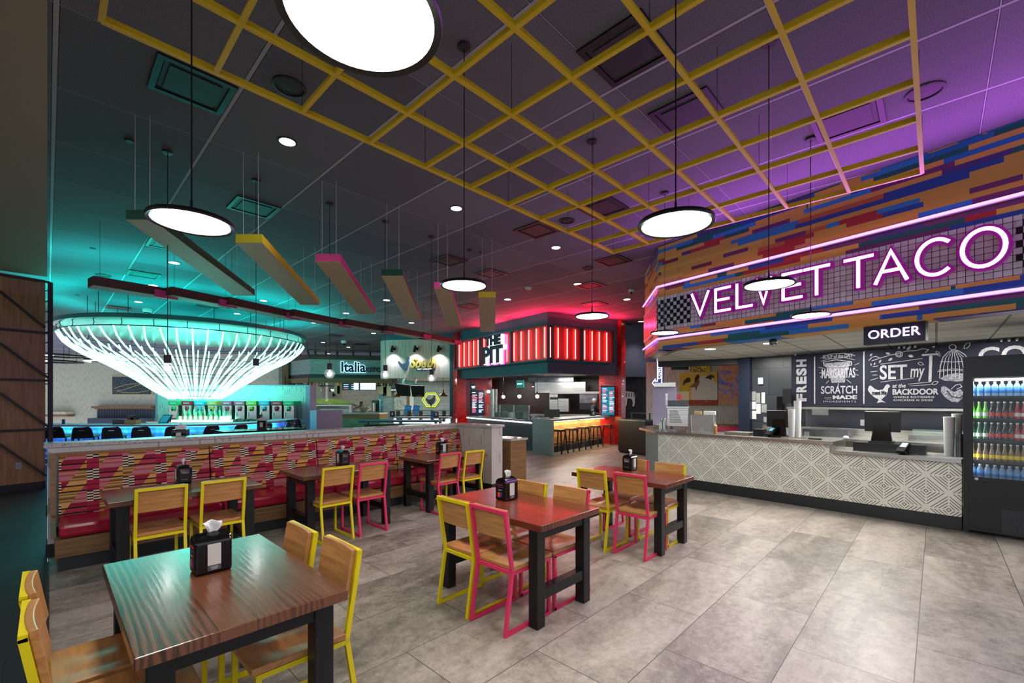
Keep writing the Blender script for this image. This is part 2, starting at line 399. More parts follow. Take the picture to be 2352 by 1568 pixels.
m_terraz = material('grey_terrazzo', lambda: ramp(noise(vec(*coords()), 38, 2, .8), [(.32, '59605f'), (.4, '848d8b'), (.7, '99a19e')]), rough=.4)
m_stonecap = material('speckled_quartz', lambda: ramp(noise(vec(*coords()), 45, 2, .8), [(.33, '4c4844'), (.4, 'a59f98'), (.7, 'b9b3ab')]), rough=.18)
m_black = material('black_plastic', color='0c0c0e', rough=.35)
m_gloss = material('gloss_black_plastic', color='08080a', rough=.12)
m_steelblk = material('blackened_steel', color='1c1d1e', rough=.38, metal=.35, vs=3)
m_blackmat = material('matte_black_metal', color='0b0b0d', rough=.5)
m_base = material('charcoal_vinyl_base', color='1b1c1f', rough=.5)
m_kick = material('dark_kickplate', color='202224', rough=.45)
m_steel = material('brushed_stainless', lambda: ramp(noise(vec(coords()[0]*.6, coords()[1]*.6, coords()[2]*50), 2, 3), [(.3, 'a5a5a0'), (.7, 'd0cfc8')]), rough=.26, metal=.95)
m_steeldk = material('dull_stainless', lambda: ramp(noise(vec(coords()[0]*2, coords()[1]*2, coords()[2]*3), 2, 3), [(.3, '55565a'), (.7, '7d7f84')]), rough=.3, metal=.9)
m_yellow = material('yellow_powder_coat', color='d9c60c', rough=.32, var=.05)
m_pink = material('pink_powder_coat', color='d8315f', rough=.32, var=.05)
m_yframe = material('yellow_lacquer', color='e6c41e', rough=.45, var=.05)
m_vinyl = material('crimson_vinyl', color='a81232', rough=.25, spec=.5, var=.06)
m_white = material('white_paper', color='d8d8d6', rough=.8, var=.04)
m_napkin = material('napkin_tissue', color='cfcabf', rough=.9, var=.06)
m_beige = material('beige_soffit_paint', color='a08e74', rough=.7, var=.05)
m_teal = material('dark_teal_paint', color='0d4f5c', rough=.5, var=.05)
m_bluewall = material('slate_blue_paint', color='474b60', rough=.5, var=.05)
m_navy = material('navy_paint', color='151a30', rough=.5)
m_lavender = material('lavender_grey_paint', color='9a93b0', rough=.5, var=.05)
m_greygreen = material('pale_concrete', color='8d908b', rough=.7)
m_green = material('dark_green_paint', color='0a5238', rough=.5, var=.05)
m_bgreen = material('bright_green_label', color='13a060', rough=.5)
m_ylw = material('yellow_paint', color='dcc81e', rough=.5, var=.05)
m_pnk = material('pink_paint', color='d83f86', rough=.5, var=.05)
m_red = material('red_paint', color='b01522', rough=.4)
m_orange = material('orange_plastic', color='b5622a', rough=.4)
m_copper = material('copper_metal', color='a0643a', rough=.3, metal=.7)
m_lightwood = material('pale_maple', color='c79a62', rough=.5)
m_plant = material('trailing_leaves', color='2f5f25', rough=.7, var=.5, vs=40)
m_purplep = material('violet_acrylic', color='5a0d5c', rough=.3, var=.04, emit='a01090', es=.30)
m_chalk = material('navy_chalkboard', color='10111f', rough=.8, var=.15, vs=3, spec=.2)
m_terminal = material('matte_terminal_plastic', color='0b0b0d', rough=.75, spec=.15)
m_chalkw = material('chalk_white', lambda: ramp(noise(vec(*coords()), 60, 3), [(.3, '5f5e60'), (.6, '828186')]), rough=.9)
m_chalkg = material('chalk_grey', lambda: ramp(noise(vec(*coords()), 40, 3), [(.35, '3a3a46'), (.65, '6f6f74')]), rough=.9)
m_greyfab = material('grey_channel_upholstery', color='404a58', rough=.8)
m_greenseat = material('olive_upholstery', color='5d7a2c', rough=.7)
m_skin = material('skin_tone', color='6a4230', rough=.6)
m_shirt = material('beige_shirt_cloth', color='a39a8c', rough=.9)
m_dkcloth = material('dark_cloth', color='14151b', rough=.9)
m_cup = material('white_paper_cup', lambda: mix((coords()[2]/.022).fr().lt(.2), 'b9b9b9', 'd4d4d3'), rough=.6)
m_glasst = material('green_edge_glass', color='9fb8ae', rough=.05, alpha=.18)
m_glassc = material('clear_acrylic', color='b8bdc0', rough=.05, alpha=.13)
m_glassf = material('clear_glass_ball', color='606064', rough=.02, alpha=.22, spec=1)
m_qmetal = material('mirror_metal', color='b8b8b8', rough=.08, metal=1)
def glow(name, col, s): return material(name, rough=.4, color=col, emit=col, es=s, var=.01)
m_disc = glow('lit_white_diffuser', 'fffdf6', 55)
m_down = glow('downlight_lens', 'fffaf0', 9)
m_neonv = glow('violet_neon_tube', 'f27cff', 3.0)
m_neonw = glow('white_violet_neon', 'f3c8ff', 5)
m_tube = glow('teal_white_led_tube', '84fff0', 3.6)
m_redneon = glow('red_orange_neon', 'ff4a46', 9)
m_whiteneon = glow('white_lit_face', 'fff0ff', 3)
m_bulb = glow('bright_bulb', 'fff6e8', 18)
m_blueled = glow('blue_led_strip', '3a9cff', 12)
m_warmled = glow('warm_led_strip', 'ffdcb0', 5)
m_whiteled = glow('white_led_strip', 'f4f8ff', 5)
m_signw = glow('white_sign_lettering', 'ffffff', 1.2)
m_screen = glow('pale_screen', 'cfe8f0', 1.1)
m_screenb = glow('blue_screen', '1c4f8a', .5)
m_screenk = glow('dark_screen', '10203a', .4)
m_screent = glow('teal_screen', '17748c', .7)
m_txt = glow('screen_text', 'b8dcf0', 1)
m_txtp = glow('screen_text_pink', 'e0708c', 1)
m_bluehalo = glow('blue_halo_acrylic', 'a8dcff', 1.6)
# ---------------------------------------------------------------- the setting
def ground(poly, z, name, mat): 
    m = MB(); m.pz(poly, z-.05, z); return struct(m.build(name, mat))
def P2(u, v): p = U2*u+U1*v; return (p.x, p.y)
ground([P2(0, -9), P2(42, -26), P2(42, 26), P2(0, 26)], 0, 'floor', m_floor)
ground([P2(-9, -9), P2(-.001, -9), P2(-.001, 26), P2(-9, 26)], 0, 'floor_left', m_floor_dark)
struct(MB().bar((*P2(0, .5), .004), (*P2(0, 6.7), .004), .02, .008).build('trim_1', m_steeldk))
struct(MB().box(-34, 26, -5, 33, CEIL, CEIL+.1).build('ceiling', m_ceil))
struct(MB().box(-34, 26, 33, 33.2, 0, CEIL).build('wall_far', m_bluewall))
# left soffit, walnut wall, base
sf = MB().pz([P2(-6, 2.0), P2(0, -6), P2(0, 12.02), P2(-6, 12.02)][::1], 3.99, CEIL-.01)
struct(sf.build('ceiling_left', m_beige))
ww = Pl(at(-160, 7.35), at(104, 8.52))
struct(MB().box(-16, ww.L, 0, .35, .14, 3.99).build('wall_left', m_slatwood, **ww.kw()))
struct(MB().box(-16, ww.L, -.02, .3, 0, .14).build('baseboard_left', m_blackmat, **ww.kw()))
# far left hall wall
fw = Pl(at(60, 29), at(654, 29))
struct(MB().box(0, fw.L, 0, .2, 0, CEIL-.01).build('wall_back', m_dashfar, **fw.kw()))
# canopy over the taco counter
K = Pl((2.84, 8.61), (2.84+.5507*8.4, 8.61-.8347*8.4)); KR = Pl((3.13, 10.46), (2.84, 8.61))
struct(MB().box(0, K.L, 0, .3, 2.65, CEIL-.005).build('wall_right', m_stripes, **K.kw()))
struct(MB().box(0, KR.L, .0, .3, 2.65, CEIL-.005).build('wall_corner', m_stripes, **KR.kw()))
def band(pl, x0, x1, name):
    struct(MB().box(x0, x1, -.025, -.001, 3.02, 3.66).build(name, m_mosaic, **pl.kw()))
band(K, 0, K.L, 'trim_2'); band(KR, 0, KR.L, 'trim_3')
s1 = K.s_(1589)
for pl, x0, x1, nm in ((K, .02, s1, 'trim_4'), (K, K.s_(2335), K.s_(2335)+.9, 'trim_5'), (KR, .1, KR.L-.02, 'trim_6')):
    struct(MB().box(x0, x1, -.032, -.02, 3.096, 3.6).build(nm, m_checker, **pl.kw()))
# white kitchen ceiling behind the canopy
ke = K.w(K.L, .3)
struct(MB().pz([tuple(KR.w(0, .28)[:2]), tuple(K.w(.3, .3)[:2]), tuple(ke[:2]), (ke.x+6, ke.y+3), (12, 9.2), (3.9, 11.9)], 2.66, 2.72).build('ceiling_kitchen', m_wceil))
# ---------------------------------------------------------------- chairs
def make_chair(mt, label, group):
    t = thing('dining_chair', label, 'chair', group=group); w = .178; s = .024
    for sx in (-1, 1):
        m = MB(); x = sx*w
        m.bar((x, -.285, 0), (x, -.215, .44), s).build('rear_leg', mt, t)
        MB().bar((x, -.215, .43), (x, -.285, .86), s).build('back_post', mt, t)
        MB().bar((x, .19, 0), (x, .19, .425), s).build('front_leg', mt, t)
        MB().bar((x, -.27, .013), (x, .2, .013), s).build('floor_runner', mt, t)
        MB().bar((x, -.22, .425), (x, .2, .425), s).build('seat_rail', mt, t)
    MB().bar((-w-.012, -.284, .86), (w+.012, -.284, .86), s).build('top_rail', mt, t)
    MB().bar((-w, -.217, .425), (w, -.217, .425), s).bar((-w, .19, .425), (w, .19, .425), s).build('seat_crossbar', mt, t)
    m = MB(); n = 10; vs = []; fs = []                    # saddle seat
    for i in range(n+1):
        for j in range(n+1):
            x = -.192+.384*i/n; y = -.21+.43*j/n
            d = .012*math.exp(-((abs(x)-.09)/.06)**2)*math.exp(-((y-.0)/.14)**2)+.010*math.exp(-((y+.08)/.12)**2)*(1-(x/.19)**2)
            vs.append((x, y, .472-d))
    for i in range(n):
        for j in range(n): a = i*(n+1)+j; fs.append((a, a+n+1, a+n+2, a+1))
    k = len(vs); vs += [(x, y, .438) for x, y, z in vs]; fs += [tuple(q+k for q in reversed(f)) for f in fs]
    rim = [i*(n+1) for i in range(n+1)]+[n*(n+1)+j for j in range(1, n+1)]+[i*(n+1)+n for i in range(n-1, -1, -1)]+[j for j in range(n-1, 0, -1)]
    for a, b in zip(rim, rim[1:]+rim[:1]): fs.append((b, a, a+k, b+k))
    m.add(vs, fs); m.build('seat', m_chairwood, t, bevel=.006, smooth=True)
    m = MB(); pts = []
    for i in range(9):
        u = -1+2*i/8; pts.append((u*.172, -.012*(1-u*u)))
    vs = []; fs = []
    for z, sh in ((.655, .0), (.875, -.036)):
        for x, c in pts: vs.append((x, -.238+sh+c, z))
        for x, c in pts: vs.append((x, -.212+sh+c, z))
    N = 9
    for i in range(N-1):
        fs += [(i, i+1, 2*N+i+1, 2*N+i), (N+i+1, N+i, 3*N+i, 3*N+i+1), (i, N+i, N+i+1, i+1), (2*N+i, 2*N+i+1, 3*N+i+1, 3*N+i)]
    fs += [(0, 2*N, 3*N, N), (N-1, 2*N-1, 4*N-1, 3*N-1)]
    m.add(vs, fs).build('backrest', m_chairwood, t, bevel=.004)
    return t
chair0 = {'y': make_chair(m_yellow, '', ''), 'p': make_chair(m_pink, '', '')}; used = set()
for c_ in chair0.values(): c_.scale = (1.03, 1.03, 1.03)
def chair(col, back, face, label, group):
    f = face; rz = math.atan2(-f.x, f.y); loc = Vector((back[0], back[1], 0))+f*.293
    if col in used: dup(chair0[col], None, loc, rz, label, group)
    else:
        o = chair0[col]; used.add(col); o.location = loc; o.rotation_euler = (0, 0, rz); o['label'] = label; o['group'] = group
def gg(a, b):   # mid point of a chair back's top rail seen between two pixels
    p = (G(*a, .883)+G(*b, .883))/2-U1*(.05 if a[0] < 1000 else 0); return (p.x, p.y)
def top(cx, cy, u2, u1): p = U2*u2+U1*u1; return (cx+p.x, cy+p.y)
T1 = (-1.52, 2.285)
GA = 'yellow chairs around the nearest table'
chair('y', (-.95, 2.50), -U2, 'yellow framed wooden chair at right of nearest table, closest to the camera', GA)
chair('y', (-1.32, 2.81), -U2, 'yellow framed chair at right of nearest table, the farther one beside the bench aisle', GA)
chair('y', top(*T1, -.66, -.24), U2, 'yellow framed chair at left edge of photo, nearer of the two there', GA)
chair('y', top(*T1, -.67, .20), U2, 'yellow framed chair at left edge of photo, farther of the two there', GA)
GB = 'chairs around the middle table'
chair('y', gg((996, 1141), (1067, 1155.6)), U2, 'yellow framed chair at left side of middle table, beside the pink one', GB)
chair('p', gg((1078, 1163), (1165, 1177)), U2, 'pink framed chair at near left of middle table', GB)
chair('y', gg((1185.5, 1103), (1258, 1115)), -U2, 'yellow framed chair behind middle table, just right of its napkin holder', GB)
chair('p', gg((1269, 1116.6), (1360, 1128)), -U2, 'pink framed chair at far right side of middle table', GB)
GC = 'chairs around the table by the counter'
chair('y', gg((1323, 1077.6), (1393.6, 1085.7)), U2, 'yellow framed chair at left of the table by the taco counter', GC)
chair('p', gg((1404, 1087.7), (1487.6, 1095)), U2, 'pink framed chair at near left of the table by the taco counter', GC)
chair('p', (1.66, 5.97), -U2, 'pink framed chair behind napkin holder at the table by the taco counter', GC)
chair('y', gg((1503.5, 1063.7), (1577, 1069)), -U2, 'yellow framed chair nearest the diamond tile counter', GC)
GD = 'chairs facing the long bench'
chair('y', gg((308, 1126), (428.5, 1113)), U1, 'yellow framed chair at left of the leftmost bench table', GD)
chair('y', gg((458.8, 1109.3), (562, 1097)), U1, 'yellow framed chair at right of the leftmost bench table', GD)
chair('y', gg((735.5, 1077), (810, 1070)), U1, 'yellow framed chair at the middle bench table', GD)
chair('p', gg((815, 1067.6), (892.5, 1061)), U1, 'pink framed chair at the middle bench table', GD)
chair('p', gg((1010, 1044.8), (1060, 1040.4)), U1, 'pink framed chair at the farthest bench table', GD)
chair('y', gg((1069, 1037.7), (1112, 1035)), U1, 'yellow framed chair at the farthest bench table, by the end pillar', GD)
# ---------------------------------------------------------------- tables (local y = long side)
def make_table(W, L, mt, label, loc, rz, group):
    t = thing('dining_table', label, 'table', loc, rz, group)
    MB().box(-W/2, W/2, -L/2, L/2, .742, .79).build('tabletop', mt, t, bevel=.004)
    for sy in (-1, 1):
        y = sy*(L/2-.11)
        for sx in (-1, 1):
            x = sx*(W/2-.085); MB().box(x-.045, x+.045, y-.045, y+.045, 0, .7419).build('leg', m_steelblk, t, bevel=.006)
        MB().box(-W/2+.13, W/2-.13, y-.035, y+.035, .66, .7419).build('apron', m_steelblk, t)
        MB().box(-W/2+.13, W/2-.13, y-.035, y+.035, .20, .28).build('stretcher', m_steelblk, t)
    return t
rzA = math.atan2(-U1.x, U1.y); rzB = math.atan2(-U2.x, U2.y)
GT = 'wooden dining tables'
make_table(.785, 1.29, m_table, 'nearest wooden table with bluish sheen in lower left of photo', (*T1, 0), rzA, GT)
make_table(.765, 1.27, m_tabler, 'reddish wooden table in the middle of the floor', (.012, 3.90, 0), rzA, GT)
make_table(.765, 1.23, m_tabler, 'reddish wooden table closest to the taco counter', (1.455, 5.424, 0), rzA, GT)
make_table(.77, 1.24, m_table, 'dark wooden table at the bench, leftmost of three', (-3.40, 4.61, 0), rzB, GT)
make_table(.77, 1.24, m_table, 'dark wooden table at the bench, middle of three', (-2.297, 5.924, 0), rzB, GT)
make_table(.77, 1.22, m_table, 'dark wooden table at the bench, farthest of three', (-1.114, 7.266, 0), rzB, GT)
# ---------------------------------------------------------------- napkin holders (local x = .17 long side)
def bodyshape(m, w, d, h, c):
    prof = [(-d/2, 0), (d/2, 0), (d/2, h-.035), (d/2-.02, h-.012), (0, h), (-d/2+.02, h-.012), (-d/2, h-.035)]
    pts = []
    m.px(prof, -w/2, w/2); return m
def napkin_holder(loc, rz, label, kind):
    t = thing('napkin_holder', label, 'napkin holder', loc, rz, 'napkin holders on the tables'); w, d, h = .165, .135, .205
    bodyshape(MB(), w, d, h, 0).build('body', m_gloss, t, bevel=.012)
    MB().box(-w/2+.012, w/2-.012, -d/2+.012, d/2-.012, -.001+.001, .006).build('foot_pad', m_black, t)
    for sy in (-1, 1):
        y = sy*(d/2+.0012)
        MB().box(-.03, .03, min(y, y-sy*.002), max(y, y-sy*.002), .045, .155).build('napkin_window', m_napkin, t)
        MB().box(-.03, .03, min(y, y-sy*.002), max(y, y-sy*.002), .018, .044).build('window_base', m_steeldk, t)
    text('maker_mark', 'OASIS', m_white, t, 0, -d/2-.002, .034, .013, .0003); text('maker_mark', 'ULTRA', m_white, t, 0, -d/2-.002, .025, .009, .0003)
    # end panels
    for sx in (-1, 1):
        e = bpy.data.objects.new('advert_panel', None); C.objects.link(e); e.parent = t; e.location = (sx*(w/2+.0015), 0, 0); e.rotation_euler = (0, 0, sx*math.pi/2)
        MB().box(-.05, .05, 0, .001, .02, .165).build('panel_sheet', m_black, e)
        if kind == 'food':
            MB().py([(-.03, .035), (-.005, .03), (-.002, .07), (-.02, .078), (-.033, .06)], -.0016, 0).build('orange_patch', m_orangeg, e)
            MB().py([(.002, .03), (.02, .045), (.018, .07), (.004, .075)], -.0016, 0).build('blue_patch', m_blueg, e)
            text('advert_text', 'SKIP THE LINE', m_orangeg, e, -.005, -.002, .14, .012, .0003); text('advert_text', 'ORDER ONLINE', m_blueg, e, 0, -.002, .122, .011, .0003)
            text('advert_text', 'DISTRICT', m_white, e, 0, -.002, .095, .01, .0003)
        else:
            for i, (ch, c) in enumerate(zip(('SKIP', 'THE', 'LINE', '&'), ('8fd02a', 'e0a060', 'd03a9a', '3a9ae0'))):
                text('advert_text', ch, G_(c), e, (-.033, -.009, .014, .036)[i], -.002, .148, .011, .0003)
            for i, (ch, c) in enumerate(zip(('ORDER', 'ONLINE'), ('d8c83a', '9a5ae0'))): text('advert_text', ch, G_(c), e, (-.021, .019)[i], -.002, .135, .011, .0003)
            text('advert_text', 'DISTRICT', m_white, e, 0, -.002, .118, .01, .0003); text('advert_text', 'SCAN ME NOW', m_white, e, 0, -.002, .045, .008, .0003)
            MB().ribbon([(-.03, .111), (.03, .111), (.03, .125), (-.03, .125)], .0012, -.0014, 0, True).build('text_box', m_white, e)
    # tissue
    m = MB(); vs = []; fs = []; rnd = random.Random(label); n = 7
    for i in range(5):
        for j in range(n):
            u = -1+2*j/(n-1); v = i/4
            vs.append(((u*(.018+.03*v)+(.012*math.sin(v*2.5+rnd.random()*.6))), .012*math.sin(u*4+v*3)*(.4+v)+rnd.uniform(-.003, .003), h-.012+v*.062+rnd.uniform(-.004, .004)+(.012*(1-abs(u)) if i == 4 else 0)))
    for i in range(4):
        for j in range(n-1): a = i*n+j; fs.append((a, a+1, a+n+1, a+n))
    o = m.add(vs, fs).build('napkin', m_white, t, smooth=True); so = o.modifiers.new('s', 'SOLIDIFY'); so.thickness = .0015
    return t
_gc = {}
def G_(c):
    if c not in _gc: _gc[c] = material('print_'+c, color=c, rough=.5, var=.02)
    return _gc[c]
m_orangeg = G_('e0482c'); m_blueg = G_('4a40b0')
def nh(px, py, rz, label, kind='food'):
    p = G(px, py, .7905); p.z = .7905; napkin_holder(p, rz, label, kind)
r1 = math.atan2(U2.y, U2.x)
nh(485, 1308, r1, 'black napkin holder with tissue on the nearest table')
nh(1164, 1146, r1, 'black napkin holder with colourful advert on the middle reddish table')
nh(1447, 1079, r1, 'black napkin holder on the reddish table closest to the counter', 'text')
nh(421, 1108, r1-math.pi/2, 'black napkin holder on the leftmost bench table', 'text')
nh(787, 1066, r1-math.pi/2, 'black napkin holder on the middle bench table', 'text')
nh(1015, 1041, r1, 'black napkin holder on the farthest bench table')
# ---------------------------------------------------------------- half wall and bench (local x along u2, y away)
A0 = Vector((-5.0, 4.78, 0)); L = 5.65; rz = math.atan2(U2.y, U2.x); kw = dict(loc=A0, rz=rz)
hw = thing('half_wall', 'low white mosaic partition behind the patterned bench', 'partition', A0, rz)
MB().box(0, L, 0, .28, .14, 1.18).build('wall_panel', m_dash, hw)
MB().box(-.015, L+.0, -.02, .02, .0, .14).box(-.012, .0, 0, .28, 0, .14).build('base_strip', m_blackmat, hw)
MB().box(-.03, L+.31, -.03, .31, 1.18, 1.22).build('stone_cap', m_stonecap, hw)
MB().box(L, L+.28, -1.0, .28, .14, 1.18).build('end_pillar', m_dash, hw)
MB().box(L-.004, L+.284, -1.004, .284, 0, .14).build('pillar_base', m_blackmat, hw)
MB().box(L-.03, L+.31, -1.03, -.03, 1.18, 1.22).build('pillar_cap', m_stonecap, hw)
MB().box(-.013, -.001, .10, .17, .42, .54).build('outlet_plate', m_black, hw)
MB().box(.1, L, .31, .85, 1.06, 1.10).build('ledge_top', m_gloss, hw)
MB().box(.3, .36, .6, .66, 0, 1.06).box(2.8, 2.86, .6, .66, 0, 1.06).box(5.2, 5.26, .6, .66, 0, 1.06).build('ledge_leg', m_blackmat, hw)
bn = thing('bench', 'long banquette with crimson vinyl seats and striped woven back', 'bench', A0, rz)
MB().box(.05, L-.01, -.70, -.03, .14, .32).build('seat_box', m_trimwood, bn)
MB().box(.07, L-.01, -.66, -.03, 0, .1399).build('kick_base', m_kick, bn)
MB().px([(-.035, .32), (-.035, 1.12), (-.07, 1.12), (-.16, .47), (-.60, .33), (-.60, .32)], .02, .06).build('end_frame', m_trimwood, bn)
MB().box(.06, L-.01, -.062, -.03, 1.09, 1.12).build('top_rail', m_trimwood, bn)
spx = [Pl(A0-Vector(U1)*.1, A0-Vector(U1)*.1+Vector(U2)*L).s_(p) for p in (481, 727, 908)]
ed = [.075]+spx+[L-.015]
for a, b in zip(ed, ed[1:]):
    n = 12; vs = []; m = MB()
    m.px([(-.05, .44), (-.17, .44), (-.185, .50), (-.15, .8), (-.10, 1.06), (-.085, 1.09), (-.05, 1.09)], a+.006, b-.006)
    m.build('back_cushion', m_fabric, bn, bevel=.015)
p6 = Pl(A0-Vector(U1)*.66, A0-Vector(U1)*.66+Vector(U2)*L); ss = [p6.s_(p) for p in (512, 769, 957)]
ed = [.075]+ss+[L-.015]
for a, b in zip(ed, ed[1:]):
    MB().box(a+.003, b-.003, -.70, -.15, .325, .46).build('seat_cushion', m_vinyl, bn, bevel=.035)
# small oak cabinet beyond the pillar
cb = thing('side_cabinet', 'small oak cabinet with stone top beyond the mosaic pillar', 'cabinet', A0, rz)
MB().box(L+.5, L+.95, -1.0, -.45, .1, .90).build('cabinet_body', m_trimwood, cb); MB().box(L+.49, L+.97, -1.03, -.43, .90, .94).build('stone_top', m_stonecap, cb)
MB().box(L+.53, L+.93, -.95, -.5, 0, .1).build('plinth', m_blackmat, cb)
# ---------------------------------------------------------------- yellow ceiling lattice (local x along u2, y along u1)
rzu = math.atan2(U2.y, U2.x)
lat = thing('ceiling_lattice', 'suspended grid of yellow metal bars hung below the dark ceiling', 'lattice', (0, 0, 0), rzu)
us = [.234+.611*k for k in range(11)]; vs_ = [.108+.614*k for k in range(7)]
def rail(p, q, nm): 
    MB().bar(p, q, .034, .010).bar((*p[:2], p[2]+.026), (*q[:2], q[2]+.026), .007, .05).build(nm, m_yframe, lat)
for v in vs_: rail((us[0], v, 4.07), (us[-1], v, 4.07), 'long_rail')
for u in us: rail((u, vs_[0], 4.0705), (u, vs_[-1], 4.0705), 'cross_rail')
for u in us[::2]:
    for v in vs_[::2]: MB().tube([(u, v, 4.1), (u, v, CEIL)], .0022, 4).build('hanging_wire', m_blackmat, lat)
# ---------------------------------------------------------------- ceiling fittings
def vent(u, v, label):
    t = thing('air_vent', label, 'air vent', (*P2(u, v), 0), rzu, 'square air vents in the ceiling'); h = .3
    MB().box(-h, h, -h, -h+.05, 4.652, CEIL).box(-h, h, h-.05, h, 4.652, CEIL).box(-h, -h+.05, -h+.05, h-.05, 4.652, CEIL).box(h-.05, h, -h+.05, h-.05, 4.652, CEIL).build('frame', m_blackmat, t)
    MB().box(-.2, .2, -.2, .2, 4.654, 4.66).box(-.24, .24, -.24, .24, 4.662, CEIL).build('diffuser_panel', m_ventp, t)
m_ventp = material('grey_vent_panel', color='2a2b2f', rough=.6)
m_cfit = material('dark_grey_fitting', color='26272b', rough=.6)
VL = ['at top left beside the yellow lattice edge', 'over the yellow baffle', 'largest of the dark ones at top centre above the lattice', 'right of the lattice centre', 'in the violet area at right under the lattice',
 'just left of the lattice tip', 'under the far tip of the lattice', 'right of the lattice tip, over the red lit ceiling', 'above the pendant beside the pink baffle', 'between pendant and red barbecue stall', 'beyond the green baffle', 'behind the left end of the dark baffle row', 'next above the glowing chandelier, left']
for i, (px, py) in enumerate(((442, 198), (583, 476), (1437, 118), (1580, 262), (1947, 275), (1234, 528), (1384, 476), (1408, 598), (1030, 598), (1127, 628), (385, 562), (330, 630), (272, 706))):
    u = G(px, py, CEIL).dot(U2); v = G(px, py, CEIL).dot(U1); vent(u, v, 'square dark air vent '+VL[i])
for px, py, w in ((1355, 655, 0), (1366, 698, 0), (1080, 703, 0), (690, 725, 0), (480, 702, 0), (770, 770, 0), (830, 790, 0)):
    p = G(px, py, CEIL); vent(p.dot(U2), p.dot(U1), 'square air vent in far ceiling at '+{1355: 'right of the red stall neon', 1366: 'centre above the red stall corner', 1080: 'left of the red lit ceiling', 690: 'the right rim of the chandelier', 480: 'the top of the chandelier', 770: 'left of the hot chicken stall', 830: 'the hot chicken stall top'}[px])
def speaker(px, py, r, label):
    p = G(px, py, CEIL); t = thing('ceiling_speaker', label, 'ceiling speaker', (p.x, p.y, 0), 0, 'round ceiling speakers')
    MB().lathe([(r, CEIL), (r, CEIL-.012), (r*.86, CEIL-.016), (r*.86, CEIL)], 32, cap=False).build('rim', m_cfit, t); MB().lathe([(r*.85, CEIL-.005), (0, CEIL-.012)], 32).build('grille', m_ventp, t)
for a in ((665, 198, .15, 'round dark ceiling speaker inside the upper left of the yellow lattice'), (2124, 210, .15, 'round violet lit ceiling speaker at upper right'), (1302, 506, .13, 'round ceiling speaker below the lattice tip'), (237, 632, .15, 'round teal lit ceiling speaker above the chandelier at left'), (1350, 615, .13, 'round ceiling speaker over the red lit area')): speaker(*a)
def det(px, py, r, h, label, mt=None):
    p = G(px, py, CEIL); tag(MB().lathe([(r, CEIL), (r, CEIL-h*.4), (r*.8, CEIL-h), (0, CEIL-h)], 20, p.x, p.y).build('smoke_detector', mt or m_cfit), label, 'smoke detector', 'ceiling detectors')
for a in ((298, 322, .05, .02, 'small round detector left of the pendant rose at upper left'), (1078, 573, .05, .04, 'dark detector between the far pendants'), (1104, 579, .04, .02, 'small detector right of the dark one over the pink baffle'), (1712, 328, .04, .02, 'small detector on the violet ceiling'), (213, 570, .05, .015, 'flat disc detector on the teal ceiling at left'), (178, 677, .05, .015, 'flat disc detector above left rim of chandelier'), (687, 726, .08, .06, 'pale detector right of the chandelier', m_white), (1214, 660, .09, .05, 'white dome detector on the red lit ceiling', m_white)): det(*a)
def dome(px, py, r, label):
    p = G(px, py, CEIL); t = thing('dome_camera', label, 'security camera', (p.x, p.y, 0)); MB().lathe([(r, CEIL), (r*1.05, CEIL-r*.6), (r*.85, CEIL-r)], 20).build('housing', m_white, t)
    MB().ball((0, 0, CEIL-r), r*.75, 8).build('lens', m_gloss, t)
dome(338, 709, .12, 'white dome camera on the teal ceiling above the chandelier'); dome(790, 782, .14, 'white dome camera left of the hot chicken stall')
dome(1450, 665, .07, 'dark dome camera near the corner of the taco canopy')
# downlights: lens, trim and the lamp's own light
def downlight(px, py, label, pw=45):
    p = G(px, py, CEIL); r = .085 if p.y < 9 else .10
    t = thing('downlight', label, 'downlight', (p.x, p.y, 0), 0, 'recessed ceiling downlights')
    MB().lathe([(r*1.25, CEIL), (r*1.25, CEIL-.006), (r, CEIL-.008), (r, CEIL)], 24, cap=False).build('trim_ring', m_cfit, t)
    MB().lathe([(r, CEIL-.006), (0, CEIL-.007)], 24).build('lens', m_down, t)
    light('SPOT', 'downlight_lamp', (p.x, p.y, CEIL-.03), pw, (1, .95, .88), (0, 0, 0), .06, spot=math.radians(95), blend=.8)
DL = [((660, 325), 'left of the lattice, nearest the camera'), ((1048, 478), 'left of the lattice middle'), ((1277, 568), 'just below the lattice tip'), ((1327, 652), 'over the red stall approach'), ((1440, 687), 'near the taco canopy corner'), ((1166, 687), 'between the two smallest baffles and the red glow'),
 ((400, 603), 'behind the green baffle at left'), ((352, 655), 'above the dark baffle row, leftmost'), ((318, 693), 'above the chandelier at left'), ((605, 690), 'at the far end of the green baffle'), ((545, 720), 'above the chandelier centre'), ((722, 741), 'above the chandelier right rim'), ((888, 689), 'by the second green baffle'), ((795, 719), 'by the far end of the large pink baffle'), ((945, 741), 'at the far end of the second green baffle'), ((858, 765), 'over the hot chicken stall roof'), ((742, 786), 'right of the chandelier, far'), ((800, 797), 'over the pasta stall, far'), ((755, 812), 'over the pasta stall, farthest')]
for (px, py), s in DL: downlight(px, py, 'round white recessed downlight '+s, 40 if px > 780 or py < 640 else 12)
